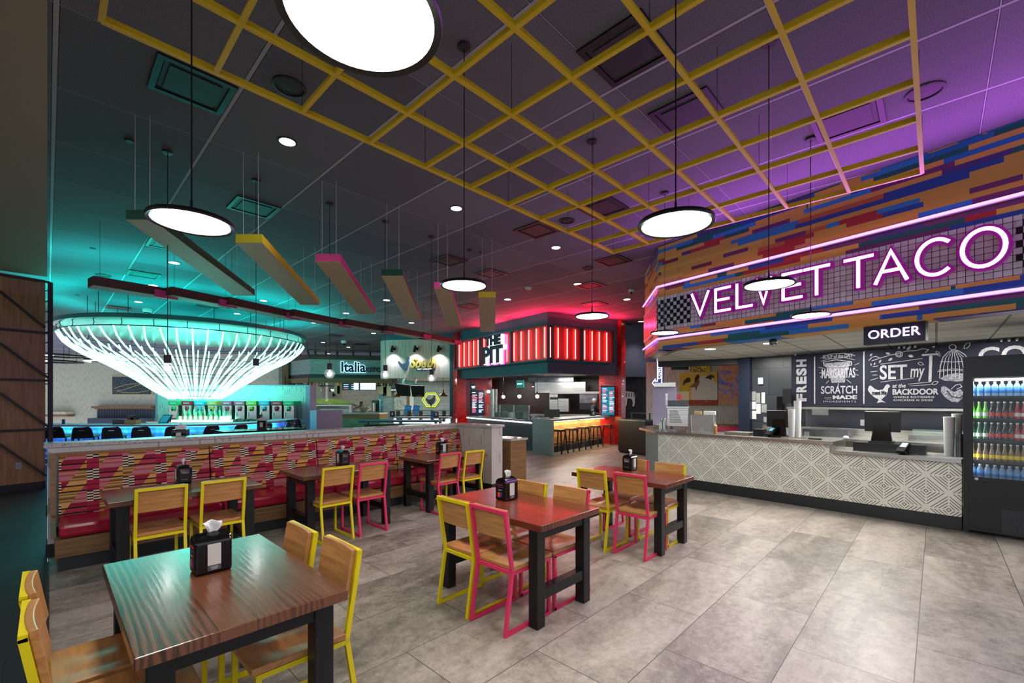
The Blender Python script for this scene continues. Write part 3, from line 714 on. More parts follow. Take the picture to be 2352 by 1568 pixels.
# ---------------------------------------------------------------- disc pendants
ZD = 2.65
def disc_pendant(px, py, label, pos=None):
    p = G(px, py, ZD) if pos is None else Vector(pos); R = .1925
    t = thing('disc_pendant', label, 'pendant lamp', (p.x, p.y, 0), 0, 'black disc pendants with glowing undersides')
    MB().lathe([(R-.014, ZD), (R+.004, ZD-.004), (R+.008, ZD+.004), (R+.004, ZD+.02), (R*.5, ZD+.026), (.02, ZD+.03), (.02, ZD+.012), (R-.014, ZD+.012), (R-.014, ZD)], 48, cap=False).build('rim', m_black, t)
    MB().lathe([(R-.014, ZD+.004), (0, ZD+.003)], 48).build('diffuser', m_disc, t)
    MB().lathe([(.02, ZD+.03), (.007, ZD+.08), (.0065, ZD+.12), (.0038, ZD+.13), (.0038, CEIL-.02)], 10).build('cord', m_black, t)
    MB().lathe([(.055, CEIL), (.055, CEIL-.02), (.05, CEIL-.026), (.0, CEIL-.027)], 20).build('ceiling_rose', m_cfit, t)
for px, py, s in ((831, 44, 'the largest, at top centre of the photo'), (440, 513, 'at left, in front of the green baffle'), (1552, 517, 'at right, before the stall canopy'), (1066, 657, 'above the white mosaic pillar, centre'), (1360, 727, 'in front of the red stall'), (1766, 655, 'covering the middle letters of the purple sign'), (1862, 725, 'against the lower neon strip of the canopy'), (1527, 765, 'smallest, by the canopy corner')):
    disc_pendant(px, py, 'black rimmed round pendant glowing white, '+s)
for x, y, s in ((-3.0, -.9, 'left'), (1.8, -1.1, 'right'), (-5.9, .6, 'far left')):  # unseen pendants added behind the viewpoint as fill light
    disc_pendant(0, 0, 'added black rimmed disc pendant, unseen fill light behind the viewpoint, '+s+' one', (x, y, 0))
# ---------------------------------------------------------------- small globe pendants over the bench
for i, (px, cy_, ctop) in enumerate(((385, 845, 348), (588, 850, 413), (757, 858, 467), (885, 860, 508), (991, 868, 543))):
    d = (CEIL-EYE)*F/(HY-ctop); p = at(px, d); z = EYE+(HY-cy_)*d/F
    t = thing('globe_pendant', 'small clear glass globe pendant with black socket, number '+('one' if 0 else '')+['leftmost', 'second from left', 'third from left', 'fourth from left', 'rightmost'][i]+' in the row above the bench', 'pendant lamp', (p.x, p.y, 0), 0, 'glass globe pendants above the bench')
    t['label'] = 'small clear glass globe pendant with black socket above the bench, '+['leftmost in the row', 'second from left', 'third from left', 'fourth from left', 'rightmost in the row'][i]
    MB().lathe([(.002, z-.075), (.04, z-.066), (.068, z-.035), (.078, z), (.068, z+.035), (.04, z+.064), (.036, z+.07)], 24).build('glass_globe', m_glassf, t)
    MB().ball((0, 0, z-.005), .034, 10).build('bulb', m_bulbs, t) if 0 else MB().ball((0, 0, z-.005), .036, 10).build('bulb', m_disc, t)
    MB().lathe([(.037, z+.06), (.037, z+.155), (.034, z+.158), (.004, z+.16), (.004, CEIL-.02)], 16).build('socket_and_cord', m_blackmat, t)
    MB().lathe([(.055, CEIL), (.055, CEIL-.02), (0, CEIL-.024)], 20).build('ceiling_rose', m_cfit, t)
# ---------------------------------------------------------------- suspended baffles, their undersides at 3.55 m
ZB = 3.55
def baffle(nl, nr, fl_, fr_, mt, label, h=.105):
    P = [G(*q, ZB) for q in (nl, nr, fr_, fl_)]; c = sum((Vector(p) for p in P), Vector())/4
    t = thing('ceiling_baffle', label, 'baffle', (c.x, c.y, 0), 0, 'hanging ceiling baffles')
    poly = [(p.x-c.x, p.y-c.y) for p in P]
    ins = [(x*.999, y*.999) for x, y in poly]
    MB().pz(poly, ZB+.006, ZB+h).build('painted_case', mt, t); MB().pz(ins, ZB, ZB+.0059).build('veneer_underside', m_bafflewood, t)
    m = MB()
    for a, b in ((0, 1), (3, 2)):
        pa = Vector(poly[a]); pb = Vector(poly[b]); 
        for k in (.2, .8):
            q = (pa.lerp(pb, k))*.96; m.tube([(q.x, q.y, ZB+h), (q.x, q.y, CEIL)], .0025, 4)
    m.build('suspension_wire', m_white, t)
baffle((289, 505), (349, 505), (536, 679), (585.7, 679), m_green, 'long dark green edged baffle with wooden underside, leftmost')
baffle((541, 558), (602, 558), (690, 700), (734, 700), m_ylw, 'long yellow edged baffle with wooden underside, second from left')
baffle((725, 601), (781.6, 601), (821, 721), (862, 721), m_pnk, 'pink edged baffle with wooden underside, larger pink one')
baffle((876, 634), (925.7, 634), (930.6, 735), (967, 735), m_green, 'green edged baffle with wooden underside, fourth from left')
baffle((997, 662), (1035, 662), (1026.5, 749), (1059, 749), m_pnk, 'pink edged baffle partly behind a disc pendant')
baffle((1099, 683), (1139, 683), (1103, 762), (1137, 762), m_ylw, 'short yellow edged baffle, rightmost')
m_brown = material('brown_baffle_side', color='4a3222', rough=.6)
m_pbase = m_pnk
segs = [((216, 655), (410, 686)), ((397, 678), (545, 706)), ((528, 700), (690, 733)), ((677, 726), (805, 751)), ((795, 746), (905, 765)), ((890, 760), (990, 778)), ((975, 775), (1058, 790))]
for i, (a, b) in enumerate(segs):
    A = G(*a, ZB); B = G(*b, ZB); d = (B-A).normalized(); n = Vector((-d.y, d.x, 0)); c = (A+B)/2
    t = thing('ceiling_baffle', 'brown baffle with pink end in the back row, '+['leftmost', 'second from left', 'third from left', 'fourth from left', 'fifth from left', 'second from right', 'rightmost by the red stall'][i], 'baffle', (c.x, c.y, 0), math.atan2(d.y, d.x), 'hanging ceiling baffles')
    L_ = (B-A).length; MB().box(-L_/2, L_/2-.02, .02, .34, ZB+.01, ZB+.16).build('veneer_case', m_brown, t); MB().box(L_/2-.0199, L_/2, .0, .36, ZB-.0, ZB+.17).box(L_/2-.36, L_/2-.02, -.03, .0195, ZB-.03, ZB+.10).build('pink_end', m_pnk, t)
    MB().box(-L_/2, L_/2-.021, .021, .339, ZB, ZB+.0099).build('underside', m_whitewood, t)
    m = MB(); [m.tube([(x, .18, ZB+.16), (x, .18, CEIL)], .0025, 4) for x in (-L_*.4, L_*.4)]; m.build('suspension_wire', m_blackmat, t)
# ---------------------------------------------------------------- neon strips and sign on the canopy
for z, nm in ((3.87, 'upper'), (2.865, 'lower')):
    t = thing('neon_strip', nm+' violet neon strip running along the taco stall canopy', 'neon strip')
    A = KR.w(.06, -.05, z); B = K.w(-.0, -.05, z); D = K.w(7.9, -.05, z)
    MB().tube([A, B+(B-A).normalized()*.0, D], .017, 8).build('glowing_tube', m_neonv, t)
    MB().bar(B+Vector((0,0,0))+K.w(.02, 0, 0)*0, D, .02, .05).xf(Matrix.Translation((K.w(0, .03)-K.w(0, 0)))).build('mounting_channel', m_lavender, t)
zt, zb = 3.55, 3.18
def sx(px): return K.s_(px, -.1)
sign = thing('neon_sign', 'large violet channel letter sign on the mosaic band of the canopy', 'sign', K.a, K.rz)
LET = [('V', 1591, 1628), ('E', 1645, 1677), ('L', 1694, 1727), ('V', 1739, 1771), ('E', 1800, 1841), ('T', 1851, 1904), ('T', 1943, 2003), ('A', 2013, 2083), ('C', 2107, 2183), ('O', 2211, 2311)]
for ch, pa, pb in LET:
    a, b = sx(pa), sx(pb); mx_ = (a+b)/2; mz = (zt+zb)/2; r = (b-a)/2; h = (zt-zb)/2; St = []
    if ch == 'V': St = [[(a, zt), (mx_, zb), (b, zt)]]
    if ch == 'E': St = [[(b, zt), (a, zt), (a, zb), (b, zb)], [(a, mz), (b-.02, mz)]]
    if ch == 'L': St = [[(a, zt), (a, zb), (b, zb)]]
    if ch == 'T': St = [[(a, zt), (b, zt)], [(mx_, zt-.04), (mx_, zb)]]
    if ch == 'A': St = [[(a, zb), (mx_, zt), (b, zb)], [(a+r*.42, zb+.13), (b-r*.42, zb+.13)]]
    if ch in 'OC':
        n = 28
        cx_ = mx_ if ch == 'O' else a+(b-a)*.57; r = r if ch == 'O' else (b-a)*.57
        if ch == 'O': St = [[(cx_+r*math.cos(q*2*math.pi/n), mz+.205*math.sin(q*2*math.pi/n)) for q in range(n)]]
        else: St = [[(cx_+r*math.cos(math.radians(52+q*256/24)), mz+.205*math.sin(math.radians(52+q*256/24))) for q in range(25)]]
    m = MB(); mt = MB()
    for s_ in St:
        cl = ch == 'O'; m.ribbon(s_, 0.092, -.115, -.034, cl); mt.ribbon(s_, .038, -.124, -.1151, cl)
    lo = m.build('letter_'+ch.lower(), m_purplep, sign); mt.build('neon_face', m_neonw, lo)
# 'ORDER' box hanging below the canopy
Tq = thing('order_sign', 'dark hanging box sign with lit white word under the canopy', 'sign', K.a, K.rz)
a, b = K.s_(1985, .02), K.s_(2127, .02); za = K.sz(1985, 785, .02)[1]
MB().box(a, b, .0, .10, K.sz(2056, 787, .02)[1], K.sz(2056, 742, .02)[1]).build('sign_box', m_navy, Tq)
text('lettering', 'ORDER', m_neonw, Tq, (a+b)/2, -.006, K.sz(2056, 765, .02)[1], .155, .004, 0, space=1.05)
# ================================================================ BAR AND CHANDELIER (left)
DC, RR = 14.5, 3.2
cc = at(450, DC); cx0, cy0 = cc.x, cc.y
ch = thing('led_chandelier', 'huge funnel shaped chandelier of glowing tubes over the bar', 'chandelier', (cx0, cy0, 0))
m_drum = material('pearl_drum_lacquer', lambda: ramp(noise(vec(*coords()), .8, 2), [(.3, '1f6f68'), (.7, '2a8078')]), rough=.25)
MB().lathe([(RR*1.02, 3.66), (RR*1.05, 3.70), (RR*1.05, 3.80), (0, 3.80)], 96).build('drum', m_drum, ch) if 0 else MB().lathe([(0, 3.70), (RR*.5, 3.70), (RR*.98, 3.74), (RR*1.02, 3.79), (RR*1.02, 3.90), (RR, 3.92), (0, 3.92)], 96).build('drum', m_drum, ch)
m = MB()
for k in range(16):
    a = 2*math.pi*k/16; m.tube([(RR*.8*math.cos(a), RR*.8*math.sin(a), 3.92), (RR*.8*math.cos(a), RR*.8*math.sin(a), CEIL)], .008, 4)
m.build('ceiling_rods', m_blackmat, ch)
MB().tube([(RR*math.cos(2*math.pi*k/96), RR*math.sin(2*math.pi*k/96), 3.60) for k in range(96)], .014, 6, True).build('outer_ring', m_blackmat, ch)
for k in range(28):
    a = 2*math.pi*(k+.5)/28; x, y = RR*math.cos(a), RR*math.sin(a)
    MB().tube([(x, y, 3.60), (x*.992, y*.992, 3.68), (x*1.0, y*1.0, 3.78)], .010, 5).build('hanger', m_blackmat, ch)
prof = [(1.0, 3.58), (.965, 3.36), (.90, 3.16), (.81, 2.98), (.70, 2.80), (.59, 2.58), (.49, 2.34), (.39, 2.1), (.30, 1.9), (.215, 1.73)]
def interp(t):
    f = t*(len(prof)-1); i = min(int(f), len(prof)-2); q = f-i; return prof[i][0]*(1-q)+prof[i+1][0]*q, prof[i][1]*(1-q)+prof[i+1][1]*q
def tubes(n, t0, dr, dz, rad, nm, ph):
    rnd = random.Random(n)
    for k in range(n):
        a = 2*math.pi*(k+ph)/n; pts = []; wob = rnd.uniform(-.02, .02); s0 = t0+rnd.uniform(-.02, .03)*(t0 > 0)
        for j in range(17):
            t = s0+(1-s0)*j/16; r, z = interp(t); r = r*RR+dr*(1-t); z = z+dz*(1-t)+.02*math.sin(9*t+k*1.3); aa = a+wob*math.sin(5*t)
            pts.append((r*math.cos(aa), r*math.sin(aa), z))
        MB().tube(pts, rad, 6).build(nm, m_tube, ch)
tubes(58, 0, 0, 0, .020, 'led_tube', 0); tubes(30, .34, -.42, .12, .015, 'inner_led_tube', .4)
for r_, z_ in ((.205*RR, 1.8), (.28*RR, 2.0), (.46*RR-.1, 2.46), (.68*RR-.2, 2.9)):
    MB().tube([(r_*math.cos(2*math.pi*k/64), r_*math.sin(2*math.pi*k/64), z_) for k in range(64)], .012, 5, True).build('support_ring', m_blackmat, ch)
# bar
ctr = [at(40, 11.2), at(130, 11.0), at(260, 11.0), at(400, 11.1), at(520, 11.5), at(600, 12.4), at(650, 13.2), at(682, 14.6)]
def offs(P, d):
    o = []
    for i, p in enumerate(P):
        t = (P[min(i+1, len(P)-1)]-P[max(i-1, 0)]).normalized(); n = Vector((-t.y, t.x, 0)); o.append(p+n*d)
    return o
def smoothp(P, k=4):
    o = []
    for i in range(len(P)-1):
        a, b, c, d = P[max(i-1, 0)], P[i], P[i+1], P[min(i+2, len(P)-1)]
        for j in range(k):
            t = j/k; o.append(.5*((2*b)+(-a+c)*t+(2*a-5*b+4*c-d)*t*t+(-a+3*b-3*c+d)*t**3))
    return o+[P[-1]]
bp = smoothp(ctr); bar = thing('bar_counter', 'long curved bar with blue lit faceted front', 'bar counter')
def strip(P, d0, d1, z0, z1): a = offs(P, d0); b = offs(P, d1); return MB().pz([(p.x, p.y) for p in a]+[(p.x, p.y) for p in reversed(b)], z0, z1)
def loft(P, d0, d1, z0, z1):
    a = offs(P, d0); b = offs(P, d1); m = MB(); n = len(P)
    for i in range(n-1): m.pz([(q.x, q.y) for q in (a[i], a[i+1], b[i+1], b[i])], z0, z1)
    return m
def loftw(P, d0, d1, z0, z1):
    a = offs(P, d0); b = offs(P, d1); n = len(P); v = []; f = []
    for i in range(n): v += [(a[i].x, a[i].y, z0), (b[i].x, b[i].y, z0), (b[i].x, b[i].y, z1), (a[i].x, a[i].y, z1)]
    for i in range(n-1):
        for j in range(4): f.append((4*i+j, 4*i+(j+1) % 4, 4*i+4+(j+1) % 4, 4*i+4+j))
    f += [(0, 1, 2, 3), (4*n-1, 4*n-2, 4*n-3, 4*n-4)]
    return MB().add(v, f)
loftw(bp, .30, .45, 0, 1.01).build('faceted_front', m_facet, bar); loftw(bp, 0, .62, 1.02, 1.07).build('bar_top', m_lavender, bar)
loftw(bp, .24, .26, 1.0, 1.015).build('blue_led_strip', m_blueled, bar)
loftw(bp, 1.4, 1.9, .9, .94).build('inner_worktop', m_greygreen, bar); loftw(bp, 1.42, 1.85, 0, .90).build('inner_cabinet', m_steeldk, bar)
for i in range(2, len(bp)-3, 4):
    p = offs(bp, .1)[i]; q = offs(bp, .1)[i+3]; d = (q-p); mid = (p+q)/2
    light('AREA', 'bar_under_light', (mid.x, mid.y-.02, 1.0), 7, (.03, .36, 1), (math.radians(38), 0, math.atan2(d.y, d.x)), d.length, .05)
# stools: back faces the viewer
def bar_stool(loc, rz, label):
    t = thing('bar_stool', label, 'bar stool', loc, rz, 'black backed stools along the bar')
    MB().box(-.18, .18, -.2, .28, .82, .89).build('seat', m_greenseat, t, bevel=.02)
    P = [(-.215, -.25, .72), (.215, -.25, .72), (.19, -.29, 1.08), (-.19, -.29, 1.08), (-.17, -.30, 1.115), (.17, -.30, 1.115)]
    m = MB(); v = [(-.225, -.21, .83), (.225, -.21, .83), (.215, -.24, .95), (.19, -.27, 1.05), (.15, -.28, 1.085), (-.15, -.28, 1.085), (-.19, -.27, 1.05), (-.215, -.24, .95)]
    v = [(x*.82, y, z) for x, y, z in v]; v2 = [(x, y-.03, z) for x, y, z in v]; n = 8
    m.add(v+v2, [tuple(range(n)), tuple(reversed(range(n, 2*n)))]+[(i, n+i, n+(i+1) % n, (i+1) % n) for i in range(n)]).build('backrest', m_bluewallk, t, bevel=.01)
    MB().box(-.05, .05, -.318, -.312, 1.0, 1.012).build('handle_slot', m_steel, t)
    for sx_ in (-1, 1):
        for sy in (-1, 1): MB().tube([(sx_*.17, sy*.17, .83), (sx_*.22, sy*.24, 0)], .016, 6).build('leg', m_blackmat, t)
    MB().tube([(-.2, -.21, .28), (.2, -.21, .28), (.2, .21, .28), (-.2, .21, .28)], .01, 6, True).build('foot_ring', m_blackmat, t)
m_bluewallk = material('black_stool_shell', color='1b1e2b', rough=.5)
for i, (px, d, a) in enumerate(((78, 10.2, 25), (135, 10.2, 28), (198, 10.15, 30), (263, 10.15, 32), (328, 10.2, 34), (400, 10.3, 38), (472, 10.5, 62), (536, 10.9, 68), (594, 11.5, 72), (632, 12.0, 120), (650, 12.8, 100), (672, 13.6, 20), (684, 13.9, 10))):
    bar_stool((*at(px, d)[:2], 0), math.radians(a), 'black shell bar stool at the blue lit bar, '+['partly behind the black post, leftmost', 'just right of the black post', 'third from left', 'fourth from left', 'fifth from left', 'sixth from left, behind a napkin holder', 'seventh, turned sideways', 'eighth, turned sideways below chandelier edge', 'ninth, turned sideways by a napkin holder', 'facing left at the curve', 'behind the one facing left', 'second from right at the bar end', 'rightmost, next to the white partition'][i])
# partition with machines
W = Pl(at(362, 16.2), at(706, 15.6)); pt = thing('bar_partition', 'tall pale partition wall behind the frozen drink machines', 'partition', W.a, W.rz)
MB().box(0, W.L, 0, .16, 0, 2.18).build('partition_panel', m_dashteal, pt); MB().box(-.02, W.L+.02, -.02, .18, 2.18, 2.21).build('cap_trim', m_lavender, pt)
MB().box(-.09, 0, 0, .3, 0, 2.2).build('side_strip', m_lavender, pt); MB().box(W.L+.001, W.L+.16, -.1, .3, 0, 2.2).build('end_post', m_lavender, pt)
e = Pl(at(712, 15), at(727, 14.8)); tag(MB().box(0, e.L, 0, 1.0, 0, 1.33).build('low_wall', m_lavender, **e.kw()), 'short white low wall at the right end of the bar partition', 'low wall')
bc = thing('back_bar', 'back bar worktop under the frozen drink machines', 'worktop', W.a, W.rz)
MB().box(.3, W.L-.3, -.75, -.02, .88, .93).build('worktop', m_steel, bc); MB().box(.32, W.L-.32, -.7, -.03, 0, .879).build('cabinet', m_lavender, bc)
MB().box(W.L-.95, W.L-.5, -.72, -.70, .1, .85).build('fridge_door', m_gloss, bc)
for i, px in enumerate((411, 441, 470, 499, 532, 561, 588, 617, 645, 672)):
    s_ = W.s_(px, -.3); c = ['13a060', 'b01f2a', '1b8fb8', 'b8863a', 'b03a5a', 'c04a62', '8fa01f', '1b9fc8', 'b01f2a', '10b070'][i]
    t = thing('frozen_drink_machine', 'steel frozen drink machine with '+['green', 'red', 'blue', 'orange', 'dark pink', 'light pink', 'olive', 'sky blue', 'red', 'bright green'][i]+' header, '+['leftmost in the row', 'second from left behind bottles', 'third from left', 'fourth from left', 'fifth from left', 'sixth from left', 'fourth from right', 'third from right', 'second from right', 'rightmost'][i], 'drink machine', W.w(s_, -.3), W.rz, 'frozen drink machines on the back bar')
    MB().box(-.18, .18, -.22, .25, 1.02, 1.50).build('case', m_steel, t, bevel=.01); MB().box(-.185, .185, -.25, .22, 1.505, 1.64).build('header', G_(c), t)
    text('header_text', ['GREEN', 'FROZEN', 'BLUE', 'ORANGE', 'ROSE', 'CHERRY', 'MANGO', 'ICE', 'BERRY', 'LIME'][i], m_white, t, 0, -.254, 1.57, .06, .001) if 0 else MB().box(-.11, .11, -.254, -.251, 1.56, 1.585).build('header_stripe', m_white, t)
    MB().lathe([(.0, 0), (.075, 0), (.075, .03), (.05, .05), (0, .05)], 16).xf(Matrix.Translation((0, -.22, 1.40)) @ Matrix.Rotation(math.pi/2, 4, 'X')).build('dispenser_face', G_(c), t)
    MB().box(-.015, .015, -.30, -.25, 1.30, 1.37).build('tap', m_black, t); MB().box(-.05, .05, -.3, -.2201, 1.03, 1.045).build('drip_tray', m_black, t)
    MB().box(-.14, -.11, -.24, -.2201, 1.12, 1.25).build('side_sticker', m_white, t)
    for a in (-.15, .15): MB().box(a-.015, a+.015, -.2, -.17, .93, 1.019).build('foot', m_black, t)
# lit bottle display
bd = thing('bottle_display', 'glowing stepped shelf of liquor bottles behind the bar', 'bottle shelf', W.w(W.s_(455, -.9), -.9), W.rz)
MB().box(-.95, .95, -.05, .4, .93, 1.0).box(-.85, .85, .1, .4, 1.0, 1.12).build('lit_step', glow('mint_lit_step', 'b8ffe8', 2.2), bd)
rnd = random.Random(5)
def bottle_mb(h, r): return MB().lathe([(r, 0), (r, h*.55), (r*.85, h*.62), (r*.3, h*.74), (r*.28, h*.98), (r*.33, h), (0, h)], 10)
gl = [material('bottle_glass_'+n, color=c, rough=.08, alpha=.75) for n, c in (('green', '2a8a4a'), ('clear', 'a8c8b8'), ('amber', '8a5a20'), ('mint', '6ad0a8'))]
pos = ['far left', 'left', 'left of centre', 'centre', 'right of centre', 'right', 'far right']
for i in range(18):
    row = i % 2; x = -.8+1.6*i/17; h = rnd.uniform(.26, .36); p = W.w(W.s_(455, -.9)+x, -.9+(.05 if not row else .22), 1.0 if not row else 1.121)
    m = bottle_mb(h, .036); nm = 'liquor_bottle'
    o = m.build(nm, gl[i % 4], None, p); tag(o, ('green', 'clear', 'amber', 'mint')[i % 4]+' liquor bottle, '+('front' if not row else 'upper')+' row of the lit shelf, '+pos[min(6, i*7//18)], 'bottle', 'liquor bottles on the glowing shelf')
for i, (px, s_) in enumerate(((405, 'left'), (612, 'right'))):
    p = W.w(W.s_(px, -2.2), -2.2, 1.0)
# bar top clutter
def small(mb, name, mat, loc, label, cat, rz=0, group=None): return tag(mb.build(name, mat, None, loc, rz), label, cat, group)
pa = at(238, 11.3, 1.07); small(MB().lathe([(.033, 0), (.033, .11), (.027, .125), (0, .125)], 14), 'drink_can', G_('24406a'), at(146, 11.35, 1.07), 'small blue drink can at left end of the bar top', 'can')
t = thing('condiment_caddy', 'wooden caddy with black cups on the bar top below the booth', 'caddy', at(305, 11.4, 1.07)); MB().box(-.15, .15, -.08, .08, 0, .11).build('box', m_lightwood, t); MB().box(-.1, .06, -.05, .05, .11, .22).box(-.02, .12, -.05, .05, .11, .17).build('cups', m_black, t)
small(MB().box(-.2, .12, -.1, .1, 0, .12), 'black_tray', m_black, at(284, 11.45, 1.07), 'black tray left of the wooden caddy on the bar', 'tray')
t = thing('order_tablet', 'tablet on a stand on the bar', 'tablet', at(372, 12.6, 1.0), -.2); MB().add([(-.16, 0, 0), (.16, 0, 0), (.16, .18, .26), (-.16, .18, .26), (-.16, .03, 0), (.16, .03, 0), (.16, .2, .25), (-.16, .2, .25)], [(0, 1, 2, 3), (7, 6, 5, 4), (0, 4, 5, 1), (1, 5, 6, 2), (2, 6, 7, 3), (3, 7, 4, 0)]).build('case', m_black, t)
MB().add([(-.13, .022, .045), (.13, .022, .045), (.13, .152, .235), (-.13, .152, .235)], [(0, 1, 2, 3)]).build('screen', m_screent, t)
t = thing('condiment_caddy', 'wooden caddy with black tools in front of the right drink machines', 'caddy', at(601, 13.6, 1.0)); MB().box(-.13, .13, -.07, .07, 0, .12).build('box', m_lightwood, t); MB().box(-.09, .0, -.05, .05, .12, .24).build('cups', m_black, t)
def mini_holder(px, d, z, label, mt=None):
    t = thing('napkin_holder', label, 'napkin holder', at(px, d, z), .3, 'napkin holders beyond the half wall'); MB().box(-.085, .085, -.07, .07, 0, .19).build('body', mt or m_gloss, t, bevel=.01)
    MB().add([(-.06, 0, .19), (.06, 0, .19), (.075, .02, .235), (.0, .0, .27), (-.07, .01, .225)], [(0, 1, 2, 3, 4)]).build('napkin', m_white, t)
    MB().box(-.03, .03, -.072, -.0705, .05, .15).build('window', m_napkin, t)
mini_holder(415, 6.11, 1.10, 'black napkin holder on the ledge behind the bench, in front of a bar stool'); mini_holder(602, 9.7, 1.05, 'black napkin holder beyond the half wall near the sideways stools')
t = thing('high_table', 'dark glossy high table beyond the half wall with one napkin holder', 'table', at(602, 9.7), rzu); MB().box(-.8, .8, -.35, .35, 1.01, 1.05).build('tabletop', m_gloss, t); MB().box(-.05, .05, -.05, .05, 0, 1.01).box(-.3, .3, -.3, .3, 0, .02).build('pedestal', m_blackmat, t)
# black lattice post and ladder by the walnut wall
fr = thing('metal_truss_screen', 'black steel truss screen against the walnut wall at left', 'truss', ww.a, ww.rz)
x1 = ww.s_(116, -.1); 
MB().box(x1-.03, x1+.03, -.12, -.06, 0, 3.94).build('post', m_blackmat, fr)
MB().box(x1-.03, x1+.03, .55, .6, 0, 3.94).build('rear_post', m_blackmat, fr)
xs0 = ww.s_(-60, -.09)
for pa_, pb_ in (((0, 633), (116, 646)), ((0, 756), (104, 763)), ((0, 872), (110, 872)), ((0, 990), (110, 985))):
    A = ww.sz(*pa_, -.09); B = ww.sz(*pb_, -.09); z = (A[1]+B[1])/2; MB().box(xs0, x1, -.10, -.06, z-.02, z+.02).build('horizontal_bar', m_blackmat, fr)
for pa_, pb_ in (((0, 668), (104, 752)), ((0, 787), (112, 868)), ((0, 902), (112, 980)), ((0, 1020), (106, 1092))):
    A = ww.sz(*pa_, -.09); B = ww.sz(*pb_, -.09); MB().bar((A[0], -.08, A[1]), (B[0], -.08, B[1]), .035).build('diagonal_bar', m_blackmat, fr)
for k in range(10): 
    z = 2.0+.2*k; MB().bar((x1, -.09, z), (x1, .58, z), .02).build('ladder_rung', m_blackmat, fr)
q = ww.sz(42, 1069); t = thing('wall_outlet', 'pale outlet plate low on the walnut wall', 'outlet', ww.a, ww.rz); MB().box(q[0]-.04, q[0]+.04, -.012, -.001, q[1]-.06, q[1]+.06).build('plate', m_lavender, t); MB().box(q[0]-.018, q[0]+.018, -.016, -.0121, q[1]-.035, q[1]+.035).build('socket', m_greygreen, t)
# far hall: art, booth, ledge, track lights
def art(pl, x0, y0, x1_, y1_, label, mt, frame, lines=None, off=0):
    a, zt_ = pl.sz(x0, y0, off); b, zb_ = pl.sz(x1_, y1_, off); zt_ = pl.sz((x0+x1_)/2, y0, off)[1]; zb_ = pl.sz((x0+x1_)/2, y1_, off)[1]
    t = thing('wall_art', label, 'wall art', pl.w(0, off), pl.rz); MB().box(a, b, -.06, -.001, zb_, zt_).build('frame', frame, t); k = .06*(zt_-zb_)
    MB().box(a+k, b-k, -.064, -.0601, zb_+k, zt_-k).build('canvas', mt, t)
    return t, a, b, zb_, zt_
m_artn = material('dark_speckled_canvas', lambda: ramp(noise(vec(*coords()), 14, 6, .9), [(.4, '12222e'), (.52, '2b3d48'), (.62, '8f9a90')]), rough=.8)
m_artframe = material('pale_frame', color='c9bf9a', rough=.6)
t, a, b, z0, z1 = art(fw, 257, 862, 352, 908, 'wide framed dark artwork with gold wave lines on the far left wall', m_artn, m_artframe)
m_gold = material('gold_line', color='b09a64', rough=.5)
for k, (y0, amp, ph, sl) in enumerate(((.35, .08, 0, .30), (.36, -.13, .6, .1), (.24, .09, 1.5, -.05))):
    MB().ribbon([(a+.2+(b-a-.4)*i/20, z0+(z1-z0)*(y0+amp*math.sin(i/20*4+ph*2)+sl*i/20)) for i in range(21)], .035, -.07, -.064).build('gold_wave', m_gold, t)
art(fw, 531, 863, 573, 906, 'blue toned framed picture seen behind the right side of the chandelier', G_('2f5f78'), m_artframe)
t = thing('booth_seating', 'grey channel tufted booth with wooden cap on far left wall', 'booth', fw.a, fw.rz); a, b = fw.s_(226), fw.s_(361)
MB().box(a, b, -.5, -.01, 1.25-.1, 1.25+.02).build('wood_cap', m_trimwood, t)
z1 = fw.sz(290, 935)[1]; MB().box(a, b, -.28, -.01, z1-.12, z1).build('top_rail', m_trimwood, t)
n = 22
for k in range(n): x = a+.1+(b-a-.2)*k/n; MB().box(x, x+(b-a-.2)/n-.012, -.22, -.02, .45, z1-.125).build('back_channel', m_greyfab, t, bevel=.03)
MB().box(a, b, -.75, -.2201, 0, .5).build('seat', m_greyfab, t)
a, b = fw.s_(112), fw.s_(172); t = thing('wall_bench', 'pale slab bench along far left wall', 'bench', fw.a, fw.rz); MB().box(a, b, -.6, -.01, .75, .92).build('slab', m_dashfar, t); MB().box(a, b, -.5, -.01, .6, .75).build('support', m_trimwood, t)
ht = thing('ring_light_cluster', 'cluster of hexagonal hanging light frames beyond the chandelier at left', 'hanging light', at(180, 24))
for k, (x, y, z) in enumerate(((-1.2, 0, 3.75), (1.0, .8, 3.85), (.1, -1.0, 3.95))):
    P = [(x+1.1*math.cos(math.pi*j/3), y+1.1*math.sin(math.pi*j/3), z) for j in range(6)]
    MB().tube(P, .05, 4, True).build('hexagon_frame', m_blackmat, ht); MB().bar((P[4][0], P[4][1], z-.06), (P[5][0], P[5][1], z-.06), .05).bar((P[3][0], P[3][1], z-.06), (P[4][0], P[4][1], z-.06), .05).build('led_edge', m_whiteled, ht)
    for j in (0, 2, 4): MB().tube([P[j], (P[j][0], P[j][1], CEIL)], .012, 4).build('hanging_rod', m_blackmat, ht)
